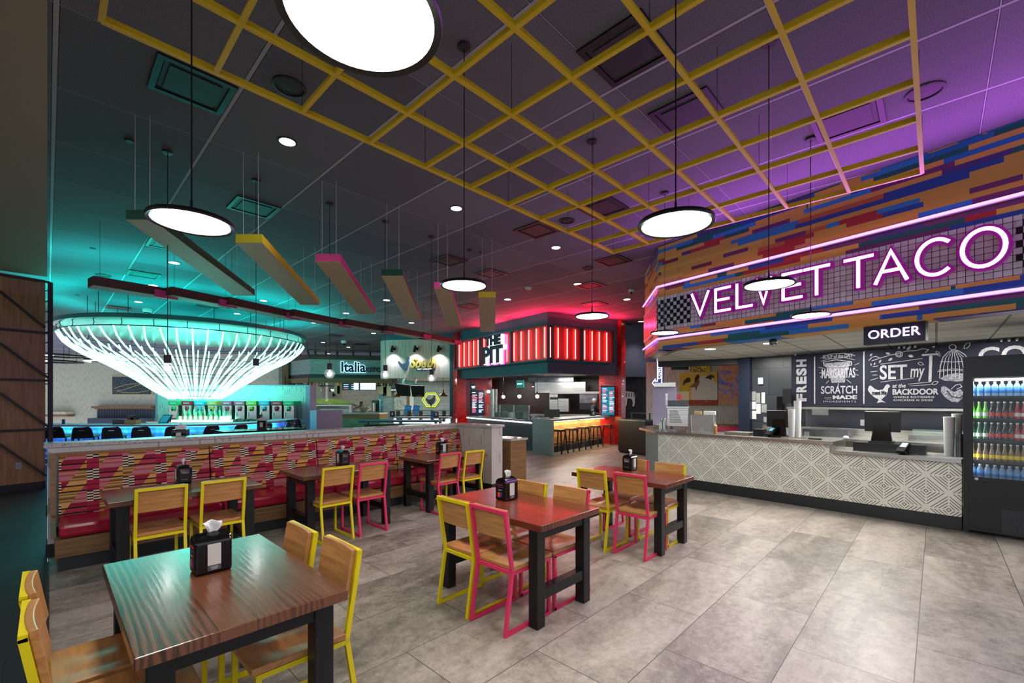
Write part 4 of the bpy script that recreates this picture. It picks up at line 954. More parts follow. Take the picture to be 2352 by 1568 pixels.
# ================================================================ PASTA STALL (middle left, far)
I1 = Pl(at(654, 25.5), at(713, 23.6)); I2 = Pl(at(713, 23.6), at(900, 24.6))
for pl, nm in ((I1, 'left'), (I2, 'right')):
    t = thing('stall_fascia', 'pale brick fascia of the pasta stall, '+('angled left end' if nm == 'left' else 'long front with dark lettering'), 'stall fascia', pl.a, pl.rz); L_ = pl.L
    MB().box(0, L_, 0, .2, 3.05, 3.85).build('brick_face', m_bluebrick, t); MB().box(-.02, L_, -.08, .25, 3.85, 4.1).build('top_trim', m_brown, t)
    MB().box(-.02, L_, -.04, .2, 2.85, 3.05).build('dark_band', m_base, t); MB().box(-.05, L_, -.12, .25, 2.6, 2.85).build('wood_band', m_trimwood, t)
    if nm == 'right':
        zc = pl.sz(800, 843)[1]; xa = pl.s_(783)
        o = text('lettering', 'Italia', m_navy, t, xa, -.10, zc-.02, .74, .04, .02, 'LEFT', 0, .92, label='dark blue lit lettering'); text('lettering_halo', 'Italia', m_bluehalo, t, xa-.01, -.045, zc-.02, .74, .01, .05, 'LEFT', 0, .92, label='pale blue glow behind the lettering')
        text('lettering', 'KITCHEN', m_navy, t, pl.s_(839), -.10, zc-.14, .34, .04, .01, 'LEFT', space=1.1)
for i, px in enumerate((671, 688, 706, 724, 748, 774, 811, 850)):
    pl = I1 if px < 713 else I2; q = pl.w(pl.s_(px, -.5), -.5)
    t = thing('track_spotlight', 'small black track spotlight above the pasta stall, '+['leftmost', 'second from left', 'third from left', 'fourth from left', 'fourth from right', 'third from right', 'second from right', 'rightmost'][i], 'spotlight', q, pl.rz, 'track spotlights above the pasta stall')
    MB().tube([(0, 0, 4.25), (0, .06, 4.0)], .055, 10).build('lamp_head', m_blackmat, t); MB().tube([(0, 0, 4.25), (0, 0, CEIL)], .012, 5).build('stem', m_blackmat, t)
tag(MB().bar(I2.w(0, -.5, 4.3), I2.w(I2.L, -.5, 4.3), .05).build('light_track', m_blackmat), 'black lighting track over the pasta stall', 'light track')
IB = Pl(at(640, 28.4), at(1000, 28.4)); struct(MB().box(0, IB.L, 0, .2, 0, 4.0).build('wall_kitchen', m_greybrick, **IB.kw()))
tag(MB().box(0, .35, -.1, .3, 0, 4.1).build('stall_pillar', m_trimwood, None, at(650, 25.0), 0), 'wooden pillar at left end of the pasta stall', 'pillar')
sh = Pl(at(655, 24.8), at(900, 24.8)); q = sh.sz(760, 886)[1]
rk = thing('hanging_rack', 'black pipe rack hung with boards and plants in the pasta stall', 'rack', sh.a, 0); MB().box(0, sh.L, -.02, .02, q-.03, q+.03).build('rail', m_blackmat, rk)
for px in (655, 740, 745, 852, 868): x = sh.s_(px); MB().box(x-.015, x+.015, -.02, .02, q+.03, 3.0).build('drop_rod', m_blackmat, rk)
def plant(pl, px, y0, y1, w, label):
    x, z1_ = pl.sz(px, y0); z0_ = pl.sz(px, y1)[1]; rn = random.Random(px); m = MB()
    for k in range(46):
        a = rn.uniform(-w, w); zz = rn.uniform(z0_, z1_); s_ = rn.uniform(.04, .09); ang = rn.uniform(-1, 1)
        m.add([(a, rn.uniform(-.1, .1), zz), (a+s_*.5, rn.uniform(-.12, .1), zz-s_*.6), (a+ang*.04, rn.uniform(-.12, .1), zz-s_*1.6), (a-s_*.5, rn.uniform(-.1, .1), zz-s_*.6)], [(0, 1, 2, 3)])
    tag(m.build('trailing_plant', m_plant, None, pl.w(x), 0), label, 'plant', 'trailing plants on the pasta stall rack')
for px, w_, s_ in ((673, .16, 'leftmost'), (691, .2, 'second from left'), (711, .2, 'third from left'), (722, .35, 'fourth from left, widest'), (778, .3, 'beside the menu screens at their left'), (878, .22, 'right of the menu screens'), (890, .15, 'rightmost')): plant(sh, px, 871, 884 if w_ < .3 else 888, w_, 'green trailing plant on the rack, '+s_)
def board(pl, px, yc, w, h, rnd_, mt, label):
    x, z = pl.sz(px, yc); t = thing('cutting_board', label, 'cutting board', pl.w(x, -.06), 0, 'cutting boards hung in the pasta stall'); m = MB()
    if rnd_: m.py([(w*math.cos(a*math.pi/10), z+w*math.sin(a*math.pi/10)) for a in range(20)], -.02, .02)
    else: m.box(-w, w, -.02, .02, z-h, z+h)
    m.build('board', mt, t); MB().box(-.04, .04, -.019, .019, z+(w if rnd_ else h)-.01, z+(w if rnd_ else h)+.16).build('handle', mt, t)
for a in ((714, 897, .2, .26, 0, m_artframe, 'pale rectangular board, leftmost of the hanging boards'), (721, 895, .15, .22, 0, m_lightwood, 'brown board between the pale and the round ones'), (729, 896, .25, 0, 1, m_artframe, 'round pale board at left of the rack'), (775, 895, .16, .22, 0, m_artframe, 'pale board right of the blue order sign'), (782, 896, .15, .26, 0, m_lightwood, 'brown board left of the menu screens'), (878, 896, .22, 0, 1, m_artframe, 'round pale board right of the menu screens'), (885, 897, .09, .26, 0, m_orange, 'narrow brown board right of the round one'), (892, 898, .17, .28, 0, m_artframe, 'large pale rectangular board, rightmost pale')): board(sh, *a)
def sgn(pl, x0, y0, x1_, y1_, body, mt, tm, label, name='hanging_sign', lines=1, sz_=None, off=0, hang=0):
    a = pl.s_(x0, off); b = pl.s_(x1_, off); xm = (x0+x1_)/2; zt_ = pl.sz(xm, y0, off)[1]; zb_ = pl.sz(xm, y1_, off)[1]
    t = thing(name, label, 'sign', pl.w(0, off), pl.rz); MB().box(a, b, -.03, .03, zb_, zt_).build('board', mt, t); k = body.count('\n')+1
    text('lettering', body, tm, t, (a+b)/2, -.035, (zt_+zb_)/2, sz_ or min((zt_-zb_)/k*.75, (b-a)/max(len(x) for x in body.split(chr(10)))*1.15), .003, .002)
    if hang: [MB().box(x-.008, x+.008, -.008, .008, zt_, hang).build('hanger', m_blackmat, t) for x in (a+.04, b-.04)]
    return t
sgn(sh, 757, 892, 772, 900, 'ORDER\nHERE', m_navy, m_signw, 'navy order sign hanging in the pasta stall', hang=q-.03)
sgn(sh, 897, 892, 909, 899, 'PICK UP', m_navy, m_signw, 'navy pick up sign right of the boards', sz_=.09, hang=q-.03)
def lamp(pl, px, yb, r, label, mt=m_blackmat, ztop=3.0, grp='black cone lamps in the pasta stall', cone=True, pw=40):
    x, z = pl.sz(px, yb); t = thing('cone_lamp' if cone else 'dome_lamp', label, 'pendant lamp', pl.w(x), 0, grp)
    pr = [(r, z), (r*.6, z+r*1.2), (r*.3, z+r*2), (r*.1, z+r*2.3)] if cone else [(r, z), (r*.95, z+.05), (r*.5, z+.12), (r*.18, z+.2), (r*.15, z+.32), (0, z+.33)]
    MB().lathe(pr, 20, cap=False).build('shade', mt, t); MB().tube([(0, 0, z+.3), (0, 0, ztop)], .012, 5).build('cord', m_blackmat if cone else m_copper, t)
    MB().lathe([(r*.8, z+.015), (0, z+.012)], 16).build('lit_opening', m_whiteled, t)
lamp(sh, 720, 910, .14, 'black cone lamp under the leftmost cutting boards'); lamp(sh, 768, 910, .14, 'black cone lamp under the blue order sign'); lamp(sh, 883, 909, .14, 'black cone lamp under the round board at right')
t = thing('menu_screens', 'pair of hanging menu screens, partly white, in the pasta stall', 'menu screen', sh.a, 0)
for x0, x1_, mt, nm in ((787, 826, m_screenk, 'left_screen'), (827, 865, m_screen, 'right_screen')):
    a, b = sh.s_(x0, -.3), sh.s_(x1_, -.3); za = sh.sz(x0, 875, -.3)[1]; zb_ = sh.sz(x0, 896, -.3)[1]; MB().box(a, b, -.36, -.3, zb_, za).build(nm, m_black, t); MB().box(a+.03, b-.03, -.365, -.3601, zb_+.03, za-.03).build('screen_glow', mt, t)
    if nm == 'left_screen':
        MB().box(a+(b-a)*.68, b-.03, -.368, -.3655, zb_+.03, za-.03).build('white_panel', m_screen, t)
        for k in range(8): MB().box(a+.08+(k % 2)*.42, a+.08+(k % 2)*.42+.26, -.368, -.3655, za-.1-.11*(k//2), za-.07-.11*(k//2)).build('menu_line', m_txt if k % 3 else m_txtp, t)
for px, d in ((740, 25.6), (830, 25.6)): light('AREA', 'kitchen_fill_lamp', at(px, d, 3.4), 75, (1, .95, .86), (0, 0, 0), 1.2, .6)  # unseen area lamps added to brighten the pasta stall interior
light('AREA', 'kitchen_fill_lamp', at(945, 22.5, 2.72), 60, (1, .95, .88), (0, 0, 0), 1.2, .6); light('AREA', 'kitchen_fill_lamp', at(1010, 22.5, 2.72), 60, (1, .95, .88), (0, 0, 0), 1.2, .6)  # unseen area lamps added to brighten the chicken stall interior
# pizza oven, glass display, counter
p = at(745, 26.6); ov = thing('pizza_oven', 'domed pizza oven clad in dark green tile', 'oven', p); zo = EYE-(931-HY)*26.6/F
MB().lathe([(.9, 0), (.9, zo-.02), (1.75, zo), (1.7, zo+.12), (1.4, zo+.27), (.9, zo+.38), (.3, zo+.43), (0, zo+.43)], 32).build('dome', material('mosaic_green_dome', lambda: ramp(noise(vec(*coords()), 30, 2), [(.35, '1c2e14'), (.6, '4c6a2c')]), rough=.2), ov)
MB().lathe([(.5, 0), (.5, .02), (.3, .35), (0, .42)], 20).xf(Matrix.Translation((-.1, -1.0, zo-.75))).build('copper_mouth', m_copper, ov); MB().tube([(.0, .4, zo+.3), (.0, .4, 3.8)], .09, 10).build('flue', m_steel, ov)
cn = Pl(at(700, 23.2), at(872, 22.4)); pc = thing('pasta_counter', 'green herringbone tiled counter of the pasta stall', 'counter', cn.a, cn.rz); L_ = cn.L
MB().box(0, L_, 0, .8, 0, .75).build('herringbone_front', m_herring, pc); MB().box(0, L_, -.01, .8, .75, .95).build('wood_rail', m_trimwood, pc); MB().box(-.02, L_+.02, -.1, .85, .95, 1.02).build('stone_top', m_stonecap, pc)
x = cn.s_(745, -.3); MB().box(x-.14, x+.16, -.25, -.05, 0, 1.15).build('end_panel', m_greygreen, pc)
a, b = cn.s_(712), cn.s_(806); gd = thing('glass_display', 'steel framed glass food guard on the pasta counter', 'display case', cn.a, cn.rz)
MB().box(a, b, .05, .6, 1.36, 1.42).build('top_frame', m_steel, gd); MB().box(b-.12, b, .05, .15, 1.02, 1.36).box(a, a+.04, .05, .15, 1.02, 1.36).build('end_frame', m_steel, gd); MB().box(a+.04, b-.12, .06, .07, 1.02, 1.36).build('glass_pane', m_glasst, gd)
MB().box(b-2.0, b-.3, .35, .8, 1.021, 1.2).build('food_pan', m_steel, gd)
fz = at(903, 27.6); t = thing('upright_fridge', 'tall steel double door fridge in the pasta stall', 'fridge', fz); MB().box(-.9, .9, 0, .7, 0, 2.35).build('case', m_steel, t)
for k in (-1, 1): MB().box(k*.43-.36, k*.43+.36, -.03, -.001, .35, 1.55).build('door_window', m_screenb, t); MB().box(k*.06-.02, k*.06+.02, -.07, -.0301, .9, 1.2).build('handle', m_steel, t)
MB().box(-.88, .88, -.03, -.001, 1.7, 2.3).build('vent_panel', m_steeldk, t)
t = thing('coffee_equipment', 'dark coffee grinders and cup tubes by the steel fridge', 'kitchen equipment', at(862, 26)); MB().box(-.2, .15, 0, .3, 1.0, 1.65).build('grinder', m_black, t); MB().box(.3, .65, 0, .3, 1.0, 1.7).build('dispenser', m_steeldk, t); MB().tube([(.0, -.2, 1.0), (.0, -.2, 1.5)], .08, 10).build('cup_stack', m_cup, t); MB().box(-1.2, 1.1, -.1, .5, .9, 1.0).build('shelf', m_steeldk, t); MB().box(-1.1, 1.0, -.05, .45, 0, .9).build('cabinet', m_brown, t)
# the cook leaning over the pasta counter
def figure(loc, rz, label, pts, clothes, nm, extra=None):
    t = thing('person', label, 'person', loc, rz)
    me = bpy.data.meshes.new('body'); V = [p for p, r, e_ in pts]; Ed = [(e_, i) for i, (p, r, e_) in enumerate(pts) if e_ >= 0]; me.from_pydata(V, Ed, [])
    o = bpy.data.objects.new('body', me); C.objects.link(o); o.parent = t; me.materials.append(clothes); sk = o.modifiers.new('skin', 'SKIN')
    for i, (p, r, e_) in enumerate(pts): me.skin_vertices[0].data[i].radius = (r, r*.8)
    me.skin_vertices[0].data[0].use_root = True; sk.use_smooth_shade = True; ss_ = o.modifiers.new('sub', 'SUBSURF'); ss_.levels = 1; ss_.render_levels = 2
    return t
def head(t, c, hair, cap=False):
    MB().ball(c, .10, 12, .8, .95, 1.15).build('head', m_skin, t); MB().ball((c[0], c[1]+.01, c[2]+.045), .108, 10, .84, .98, .85).build('hair' if not cap else 'cap', hair, t)
    MB().ball((c[0], c[1]-.095, c[2]-.01), .018, 6).build('nose', m_skin, t)
p = at(838, 23.9)
pts = [((0, 0, .95), .15, -1), ((0, -.12, 1.15), .17, 0), ((0, -.34, 1.32), .2, 1), ((0, -.48, 1.38), .09, 2), ((.22, -.34, 1.30), .08, 2), ((.45, -.42, 1.18), .06, 4), ((.35, -.68, 1.12), .045, 5), ((-.22, -.34, 1.30), .08, 2), ((-.46, -.4, 1.2), .06, 7), ((-.55, -.66, 1.12), .045, 8), ((.12, .02, .8), .13, 0), ((.13, 0, .45), .09, 10), ((.13, .03, .05), .06, 11), ((-.12, .02, .8), .13, 0), ((-.13, 0, .45), .09, 13), ((-.13, .03, .05), .06, 14)]
t = figure(p, 0, 'person in a beige shirt leaning over the pasta stall counter', pts, m_shirt, 'cook'); head(t, (0, -.58, 1.46), m_black)
# ================================================================ HOT CHICKEN STALL
SP = Pl(at(862, 20.6), at(1034, 20.2)); st_ = thing('stall_fascia', 'white plank fascia with rooster emblem and yellow script', 'stall fascia', SP.a, SP.rz); z0, z1 = SP.sz(950, 868)[1], 4.45
n = 8; arc = [(.9-.9*math.cos(k*math.pi/2/n)-.05, .9-.9*math.sin(k*math.pi/2/n)) for k in range(n+1)]
MB().pz(arc+[(SP.L, 0), (SP.L, .3), (1.1, .3), (.25, 1.0)], z0, z1).build('plank_face', m_whitewood, st_); MB().pz([(x-.03, y-.03) for x, y in arc]+[(SP.L+.05, -.05), (SP.L+.05, .35), (1.1, .35), (.25, 1.05)], z1, CEIL-.01).build('top_trim', m_teal, st_)
MB().box(SP.L+.01, SP.L+.16, -.12, .3, 0, CEIL-.012).build('corner_jamb', m_teal, st_)
def spx(px, py): return SP.sz(px, py, -.05)
hen = [(914, 830), (917, 829), (921, 834), (926, 836), (931, 834), (934, 829), (936, 822), (938, 819), (940, 820), (942, 823), (940, 826), (941, 833), (939, 840), (935, 847), (932, 849), (933, 852), (930, 851), (930, 849), (926, 848), (921, 843), (917, 837)]
MB().py([spx(x, y) for x, y in hen], -.10, -.05).build('rooster_emblem', G_('33475f'), st_)
xx, zz = spx(943, 842); m_sgold = material('gold_script_paint', color='bfa84a', rough=.4)
text('script_lettering', 'South', m_sgold, st_, xx-.02, -.10, spx(970, 834)[1], .66, .03, .02, 'LEFT', .35, .78)
a = spx(958, 846); b = spx(998, 848)
MB().py([spx(957, 845), spx(996, 844), spx(998, 850), spx(958, 852)], -.15, -.05).build('ribbon_board', m_navy, st_); text('ribbon_lettering', 'HOT CHICKEN', m_signw, st_, (spx(957, 0)[0]+spx(997, 0)[0])/2, -.155, spx(977, 848)[1], .10, .004, 0, space=1.05)
for i, px in enumerate((904, 956, 1010)):
    x, z = SP.sz(px, 803, -.1); t = thing('sconce', 'black wall spotlight on the white plank fascia, '+['left', 'middle', 'right'][i]+' one', 'wall lamp', SP.w(x), SP.rz, 'wall spotlights on the chicken stall')
    MB().lathe([(.07, 0), (.07, .06), (0, .06)], 14).xf(Matrix.Translation((0, 0, z+.05)) @ Matrix.Rotation(math.pi/2, 4, 'X')).build('wall_mount', m_black, t); MB().tube([(-.02, -.18, z+.18), (-.06, -.20, z-.12)], .045, 10, r2=.07).build('lamp_head', m_black, t)
    w_ = SP.w(x-.05, -.25, z-.15); light('SPOT', 'sconce_lamp', w_, 60, (.85, .92, 1), (math.radians(18), 0, SP.rz), .04, spot=2.2, blend=.8)
# interior
SB = Pl(at(880, 25.2), at(1052, 25.2)); struct(MB().box(0, SB.L, 0, .2, 0, 4.2).build('wall_chicken_stall', m_whitetile, **SB.kw()))
struct(MB().box(0, 3.4, 0, 4.5, 2.75, 2.8).build('ceiling_stall', m_wceil, None, at(900, 20.9), 0))
t = thing('marble_panel', 'pale marble panel beside the fridge', 'wall panel', SB.a); a, b = SB.s_(905, -.1), SB.s_(934, -.1); MB().box(a, b, -.1, -.01, 0, 2.2).build('marble', material('veined_marble', lambda: ramp(noise(vec(*coords()), 3, 8, .7, 2), [(.42, '8f8d86'), (.5, 'bdbab2')]), rough=.3), t); MB().box(b+.01, b+.16, -.12, -.01, 0, 2.4).build('wood_edge', m_trimwood, t); MB().box(b+.17, b+.4, -.11, -.01, 0, 2.3).build('dotted_panel', m_white, t)
x, z = SB.sz(990, 918, -.05); t = thing('hexagon_sign', 'yellow glowing hexagon sign with black rooster', 'sign', SB.w(x, -.05)); R_ = .44
hexa = [(R_*1.1*math.cos(math.pi/3*k), z+R_*math.sin(math.pi/3*k)) for k in range(6)]; MB().ribbon(hexa, .07, -.04, 0, True).build('outer_hexagon', glow('yellow_green_neon', 'a8b820', .8), t); MB().ribbon([(x_*.78, z+(z_-z)*.78) for x_, z_ in hexa], .03, -.03, 0, True).build('inner_hexagon', glow('pale_neon', 'd8d8a0', .8), t)
MB().py([(-.32, z+.12), (-.1, z), (.12, z+.1), (.16, z+.28), (.26, z+.22), (.2, z-.05), (.05, z-.3), (.03, z-.42), (-.03, z-.3), (-.2, z-.12)], -.06, -.041).build('rooster', m_black, t)
SQ = Pl(at(900, 21.6), at(1040, 21.0))
for i, px in enumerate((914, 965, 1018)): lamp(SQ, px, (912, 911, 910)[i], .21, 'copper dome pendant in the chicken stall, '+['left', 'middle', 'right'][i], m_copper, 2.75, 'copper dome pendants', False)
t = thing('mounted_displays', 'rear of two dark display screens hung from the stall ceiling', 'display', at(948, 21.2)); z = 2.55
for k in (0, 1): MB().add([(-.85+k*.78, -.1, 2.45-k*.08), (-.12+k*.7, -.1, 2.38-k*.04), (-.12+k*.66, .04, 1.85), (-.7+k*.66, .04, 1.86-k*.03), (-.85+k*.78, -.04, 2.46-k*.08), (-.12+k*.7, -.04, 2.39-k*.04), (-.12+k*.66, .1, 1.85), (-.7+k*.66, .1, 1.86-k*.03)], [(0,1,2,3),(7,6,5,4),(0,4,5,1),(1,5,6,2),(2,6,7,3),(3,7,4,0)]).build('display_back', m_black, t)
MB().box(-.5, -.42, .0, .05, 2.45, 2.75).box(.1, .18, 0, .05, 2.45, 2.75).build('ceiling_mount', m_steel, t)
CP = Pl(at(905, 20.4), at(1034, 20.0)); t = thing('chicken_counter', 'lit counter of the chicken stall with glass guard', 'counter', CP.a, CP.rz); L_ = CP.L
MB().box(0, L_, 0, .7, 0, .82).build('front', m_whitetile, t); MB().box(0, L_, -.03, -.001, .62, .82).build('lit_band', m_whiteled, t); MB().box(-.02, L_, -.15, .75, .95, 1.0).build('top', m_steeldk, t)
for k in range(5): x = .25+k*(L_-.5)/4; MB().box(x-.06, x+.06, -.2, -.02, .7, 1.18).build('guard_post', m_brown, t)
MB().box(0, L_, -.15, -.14, 1.0, 1.2).build('glass_guard', m_glasst, t); MB().box(0, L_, -.17, -.12, 1.2, 1.225).build('guard_rail', m_teal, t)
for i, px in enumerate((935, 954)):
    x, z = CP.sz(px, 940, .2); t = thing('order_tablet', 'tilted blue tablet on the chicken counter, '+['left', 'right'][i], 'tablet', CP.w(x, .2), CP.rz); MB().add([(-.16, 0, 1.05), (.1, 0, 1.0), (.16, .1, 1.38), (-.1, .1, 1.42)], [(0, 1, 2, 3)]).build('screen', m_screenb, t); MB().add([(-.18, .01, 1.03), (.12, .01, .98), (.18, .11, 1.40), (-.12, .11, 1.44)], [(0, 1, 2, 3)]).build('case', m_black, t)
t = thing('high_table', 'blue edged high communal table beyond the half wall', 'table', at(916, 13.5)); MB().box(-1.2, 1.2, 0, .9, 1.0, 1.05).build('tabletop', G_('11607e'), t); [MB().box(k-.04, k+.04, .4, .48, 0, 1.0).build('leg', m_black, t) for k in (-1.05, 1.05)]
for i, px in enumerate((856, 874, 893, 914)):
    t = thing('high_chair', 'low back black chair tucked at the blue edged high table, '+['leftmost', 'second from left', 'second from right', 'rightmost'][i], 'chair', at(px, 13.1), .2, 'chairs at the blue edged high table')
    MB().box(-.2, .2, -.2, .2, .66, .70).build('seat', m_greenseat, t); MB().box(-.2, .2, -.22, -.19, .7, .98).build('backrest', m_black, t)
    for a in (-.17, .17):
        for b in (-.17, .17): MB().tube([(a, b, 0), (a, b, .66)], .013, 5).build('leg', m_blackmat, t)
mini_holder(901, 15.5, 1.1, 'black napkin holder by the chicken counter, left'); mini_holder(1001, 15.0, 1.1, 'dark napkin holder by the chicken counter, right'); small(MB().box(-.05, .05, -.05, .05, 0, .16), 'blue_box', G_('1c6fd0'), at(993, 15.0, 1.1), 'small blue box beside the right napkin holder', 'box')
hb = Pl(at(892, 15.3), at(1030, 15.1)); tag(MB().box(0, hb.L, 0, .5, 1.04, 1.1).box(.3, .4, .2, .3, 0, 1.04).box(hb.L-.4, hb.L-.3, .2, .3, 0, 1.04).build('drinks_ledge', m_terraz, **hb.kw()), 'grey ledge table holding napkin holders before the chicken stall', 'table')
# ================================================================ RED BARBECUE STALL
PL = Pl((-2.45, 19.8), (1.21, 15.07)); PR = Pl((1.21, 15.07), (3.95, 16.63)); mauve = material('violet_light_tint', color='53455f', rough=.5, var=.05)  # violet light is painted into the right face's colour
pf = thing('stall_fascia', 'teal corner fascia of the red neon barbecue stall, right face tinted for violet light', 'stall fascia')
n1 = PL.w(PL.L, .3); MB().pz([tuple(PL.a[:2]), tuple(PL.b[:2]), tuple(PL.w(PL.L-.3, .3)[:2]), tuple(PL.w(0, .3)[:2])], 2.6, CEIL-.006).build('teal_face', m_teal, pf)
MB().pz([tuple(PR.a[:2]), tuple(PR.b[:2]), tuple(PR.w(PR.L, .3)[:2]), tuple(PR.w(.1, .3)[:2])], 2.6, CEIL-.006).build('violet_tinted_face', mauve, pf)
m_perf = material('perforated_red_metal', lambda: mix(((coords()[0]/.05).fr()-.5).ab().gt(.28)*1.0, 'd81020', '780814'), rough=.4)
def neonbox(pl, x0, x1_, label, tubes_, corner=False):
    t = thing('neon_light_box', label, 'neon panel', pl.a, pl.rz, 'red neon panels of the barbecue stall')
    MB().box(x0+.04, x1_-.04, -.24, -.2, 3.03, 4.17).build('perforated_back', m_perf, t)
    MB().box(x0, x1_, -.34, -.001, 4.17, 4.22).box(x0, x1_, -.34, -.001, 2.98, 3.03).box(x0, x0+.04, -.3, -.19, 3.03, 4.17).box(x1_-.04, x1_, -.3, -.19, 3.03, 4.17).build('frame', m_teal, t)
    for px in tubes_:
        x = pl.s_(px, -.28); MB().tube([(x, -.28, 3.10), (x, -.28, 4.10)], .024, 6).build('neon_tube', m_redneon, t)
    return t
sA, sB = PL.s_(1101, -.3), PL.s_(1171.5, -.3)
neonbox(PL, PL.s_(1043, -.3), sA-.01, 'red neon panel of vertical tubes, leftmost of the stall', (1055, 1066, 1077, 1088, 1098))
tp = neonbox(PL, sA, sB, 'red neon panel carrying the stall name letters', (1112, 1164.5))
neonbox(PL, sB+.01, PL.L+.32, 'red neon panel of vertical tubes left of the stall corner', (1181, 1197, 1214.5, 1232, 1251))
sC = PR.s_(1338.5, -.3); neonbox(PR, -.0, sC-.01, 'red neon panel of vertical tubes right of the stall corner', (1264, 1282, 1303, 1321.5)); neonbox(PR, sC, PR.s_(1412, -.3), 'red neon panel of vertical tubes, rightmost of the stall', (1343, 1360, 1376.5, 1393.5))
lt = thing('stall_name_letters', 'dark block letters with glowing pink white sides on the red stall', 'sign', PL.a, PL.rz)
def blk(body, px0, px1, zc, size, sx_):
    xm = (PL.s_(px0, -.45)+PL.s_(px1, -.45))/2
    text('block_letters', body, m_navy, lt, xm, -.50, zc, size, .02, .035, sx=sx_); text('glowing_side', body, m_whiteneon, lt, xm+.06, -.42, zc-.02, size, .05, .045, sx=sx_); text('pink_glow_side', body, glow('magenta_side_glow', 'f050e0', 2), lt, xm+.13, -.37, zc-.04, size, .01, .06, sx=sx_)
blk('THE', 1118, 1150, 3.91, .46, 1.15); blk('PIT', 1110, 1156, 3.36, .86, 1.12)
for nm, px0, d0, px1, d1, s_ in (('left', 1040, 20.1, 1050, 19.5, 'left'), ('right', 1408, 16.75, 1427, 16.55, 'right')):
    q = Pl(at(px0, d0), at(px1, d1)); tag(MB().box(0, q.L, 0, .4, 0, CEIL-.01).build('brick_pillar', m_redbrick, **q.kw()), 'glossy red brick pillar at the '+s_+' edge of the barbecue stall', 'pillar')
q = Pl(at(1050, 20.2), at(1130, 20.4)); struct(MB().box(0, q.L, 0, .2, 0, 3).build('wall_barbecue', m_redbrick, **q.kw()))
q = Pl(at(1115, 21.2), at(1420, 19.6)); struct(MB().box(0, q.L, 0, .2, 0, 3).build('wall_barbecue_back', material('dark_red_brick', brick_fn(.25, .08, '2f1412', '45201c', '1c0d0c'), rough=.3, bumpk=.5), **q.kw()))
struct(MB().pz([tuple(PL.w(.1, .31)[:2]), tuple(PL.w(PL.L-.35, .31)[:2]), tuple(PR.w(PR.L, .31)[:2]), (6.0, 21), (-2.2, 21.4)], 2.62, 2.68).build('ceiling_barbecue', m_steeldk))
BQ = q
# counters
SC = Pl(at(1074, 18.9), at(1223, 14.7)); t = thing('slatted_counter', 'dark ribbed counter with white light strip under its top', 'counter', SC.a, SC.rz); L_ = SC.L
MB().box(0, L_, 0, .7, .12, .9).build('ribbed_front', m_darkwood, t); MB().box(0, L_, -.02, .7, 0, .12).build('teal_kick', m_teal, t); MB().box(0, L_, -.06, .75, .95, 1.0).build('top', m_steeldk, t); MB().box(0, L_, -.05, -.02, .905, .945).build('light_strip', m_whiteled, t); MB().box(0, L_, -.019, .7, .90, .95).build('band', m_steeldk, t)
q1, q2, q3 = G(1223, 1036), G(1268, 1047), G(1409, 1020)
t = thing('waterfall_counter', 'grey terrazzo bar with copper shingle front behind the stools', 'counter'); d = (q3-q2).normalized(); nn = Vector((-d.y, d.x, 0)); e1 = (q1-q2)
MB().pz([tuple(p[:2]) for p in (q1, q2, q2+d*.10, q1+d*.10)], 0, 1.03).build('waterfall_end', m_terraz, t)
MB().pz([tuple(p[:2]) for p in (q1+Vector((0,0,0)), q2, q3, q3+e1*.55, q1+e1*0)], 1.03, 1.09).build('terrazzo_top', m_terraz, t)
a0 = q2+d*.42+nn*.42; a1 = q3+nn*.42-d*.05; tt = Pl(a0, a1)
o = MB().box(0, tt.L, 0, .1, .2, 1.02).build('shingle_front', m_shingle, t, tt.a, tt.rz); MB().box(0, tt.L, -.03, .1, 0, .2).build('dark_kick', m_kick, t, tt.a, tt.rz); MB().box(0, tt.L, -.10, -.05, .99, 1.02).build('warm_strip', m_warmled, t, tt.a, tt.rz)
w_ = tt.w(tt.L/2, -.12, 1.0); light('AREA', 'bar_shelf_light', w_, 38, (1, .78, .5), (math.radians(28), 0, tt.rz), tt.L, .04)
for i, (px, py) in enumerate(((1285, 1035), (1312, 1033), (1340, 1030), (1368, 1026), (1397, 1021))):
    p = tt.w(tt.s_(px, -.26), -.26); t = thing('metal_stool', 'black metal stool with brown wooden seat at the copper bar, '+['leftmost', 'second from left', 'middle', 'second from right', 'rightmost'][i], 'bar stool', p, tt.rz, 'metal stools at the copper bar')
    MB().box(-.16, .16, -.16, .16, .74, .765).build('seat', m_slatwood, t); MB().box(-.15, .15, -.15, .15, .69, .739).build('seat_frame', m_blackmat, t)
    for a in (-1, 1):
        for b in (-1, 1): MB().bar((a*.13, b*.13, .70), (a*.20, b*.20, 0), .04, .03).build('leg', m_blackmat, t)
    MB().tube([(-.17, -.17, .30), (.17, -.17, .30), (.17, .17, .30), (-.17, .17, .30)], .01, 4, True).build('foot_ring', m_blackmat, t)
pb = Pl(G(1180, 1013), G(1420, 1020)); 
struct(MB().pz([tuple(G(1180, 1022)[:2]), tuple(G(1235, 1042)[:2]), tuple(G(1268, 1049)[:2]), tuple(G(1420, 1023)[:2]), tuple(G(1420, 1012)[:2]), tuple(G(1180, 1008)[:2])], .0, .006).build('floor_terrazzo', m_pebble))
bq = Pl(at(1420, 14.3), at(1482, 13.4)); t = thing('waste_station', 'dark wood waste station beside the barbecue stall', 'cabinet', bq.a, bq.rz); MB().box(0, bq.L, 0, .7, .06, 1.03).build('cabinet_body', m_darkwood, t); MB().box(-.02, bq.L+.02, -.02, .72, 1.03, 1.07).build('top', m_steeldk, t); MB().box(.02, bq.L-.02, .03, .68, 0, .06).build('plinth', m_blackmat, t)
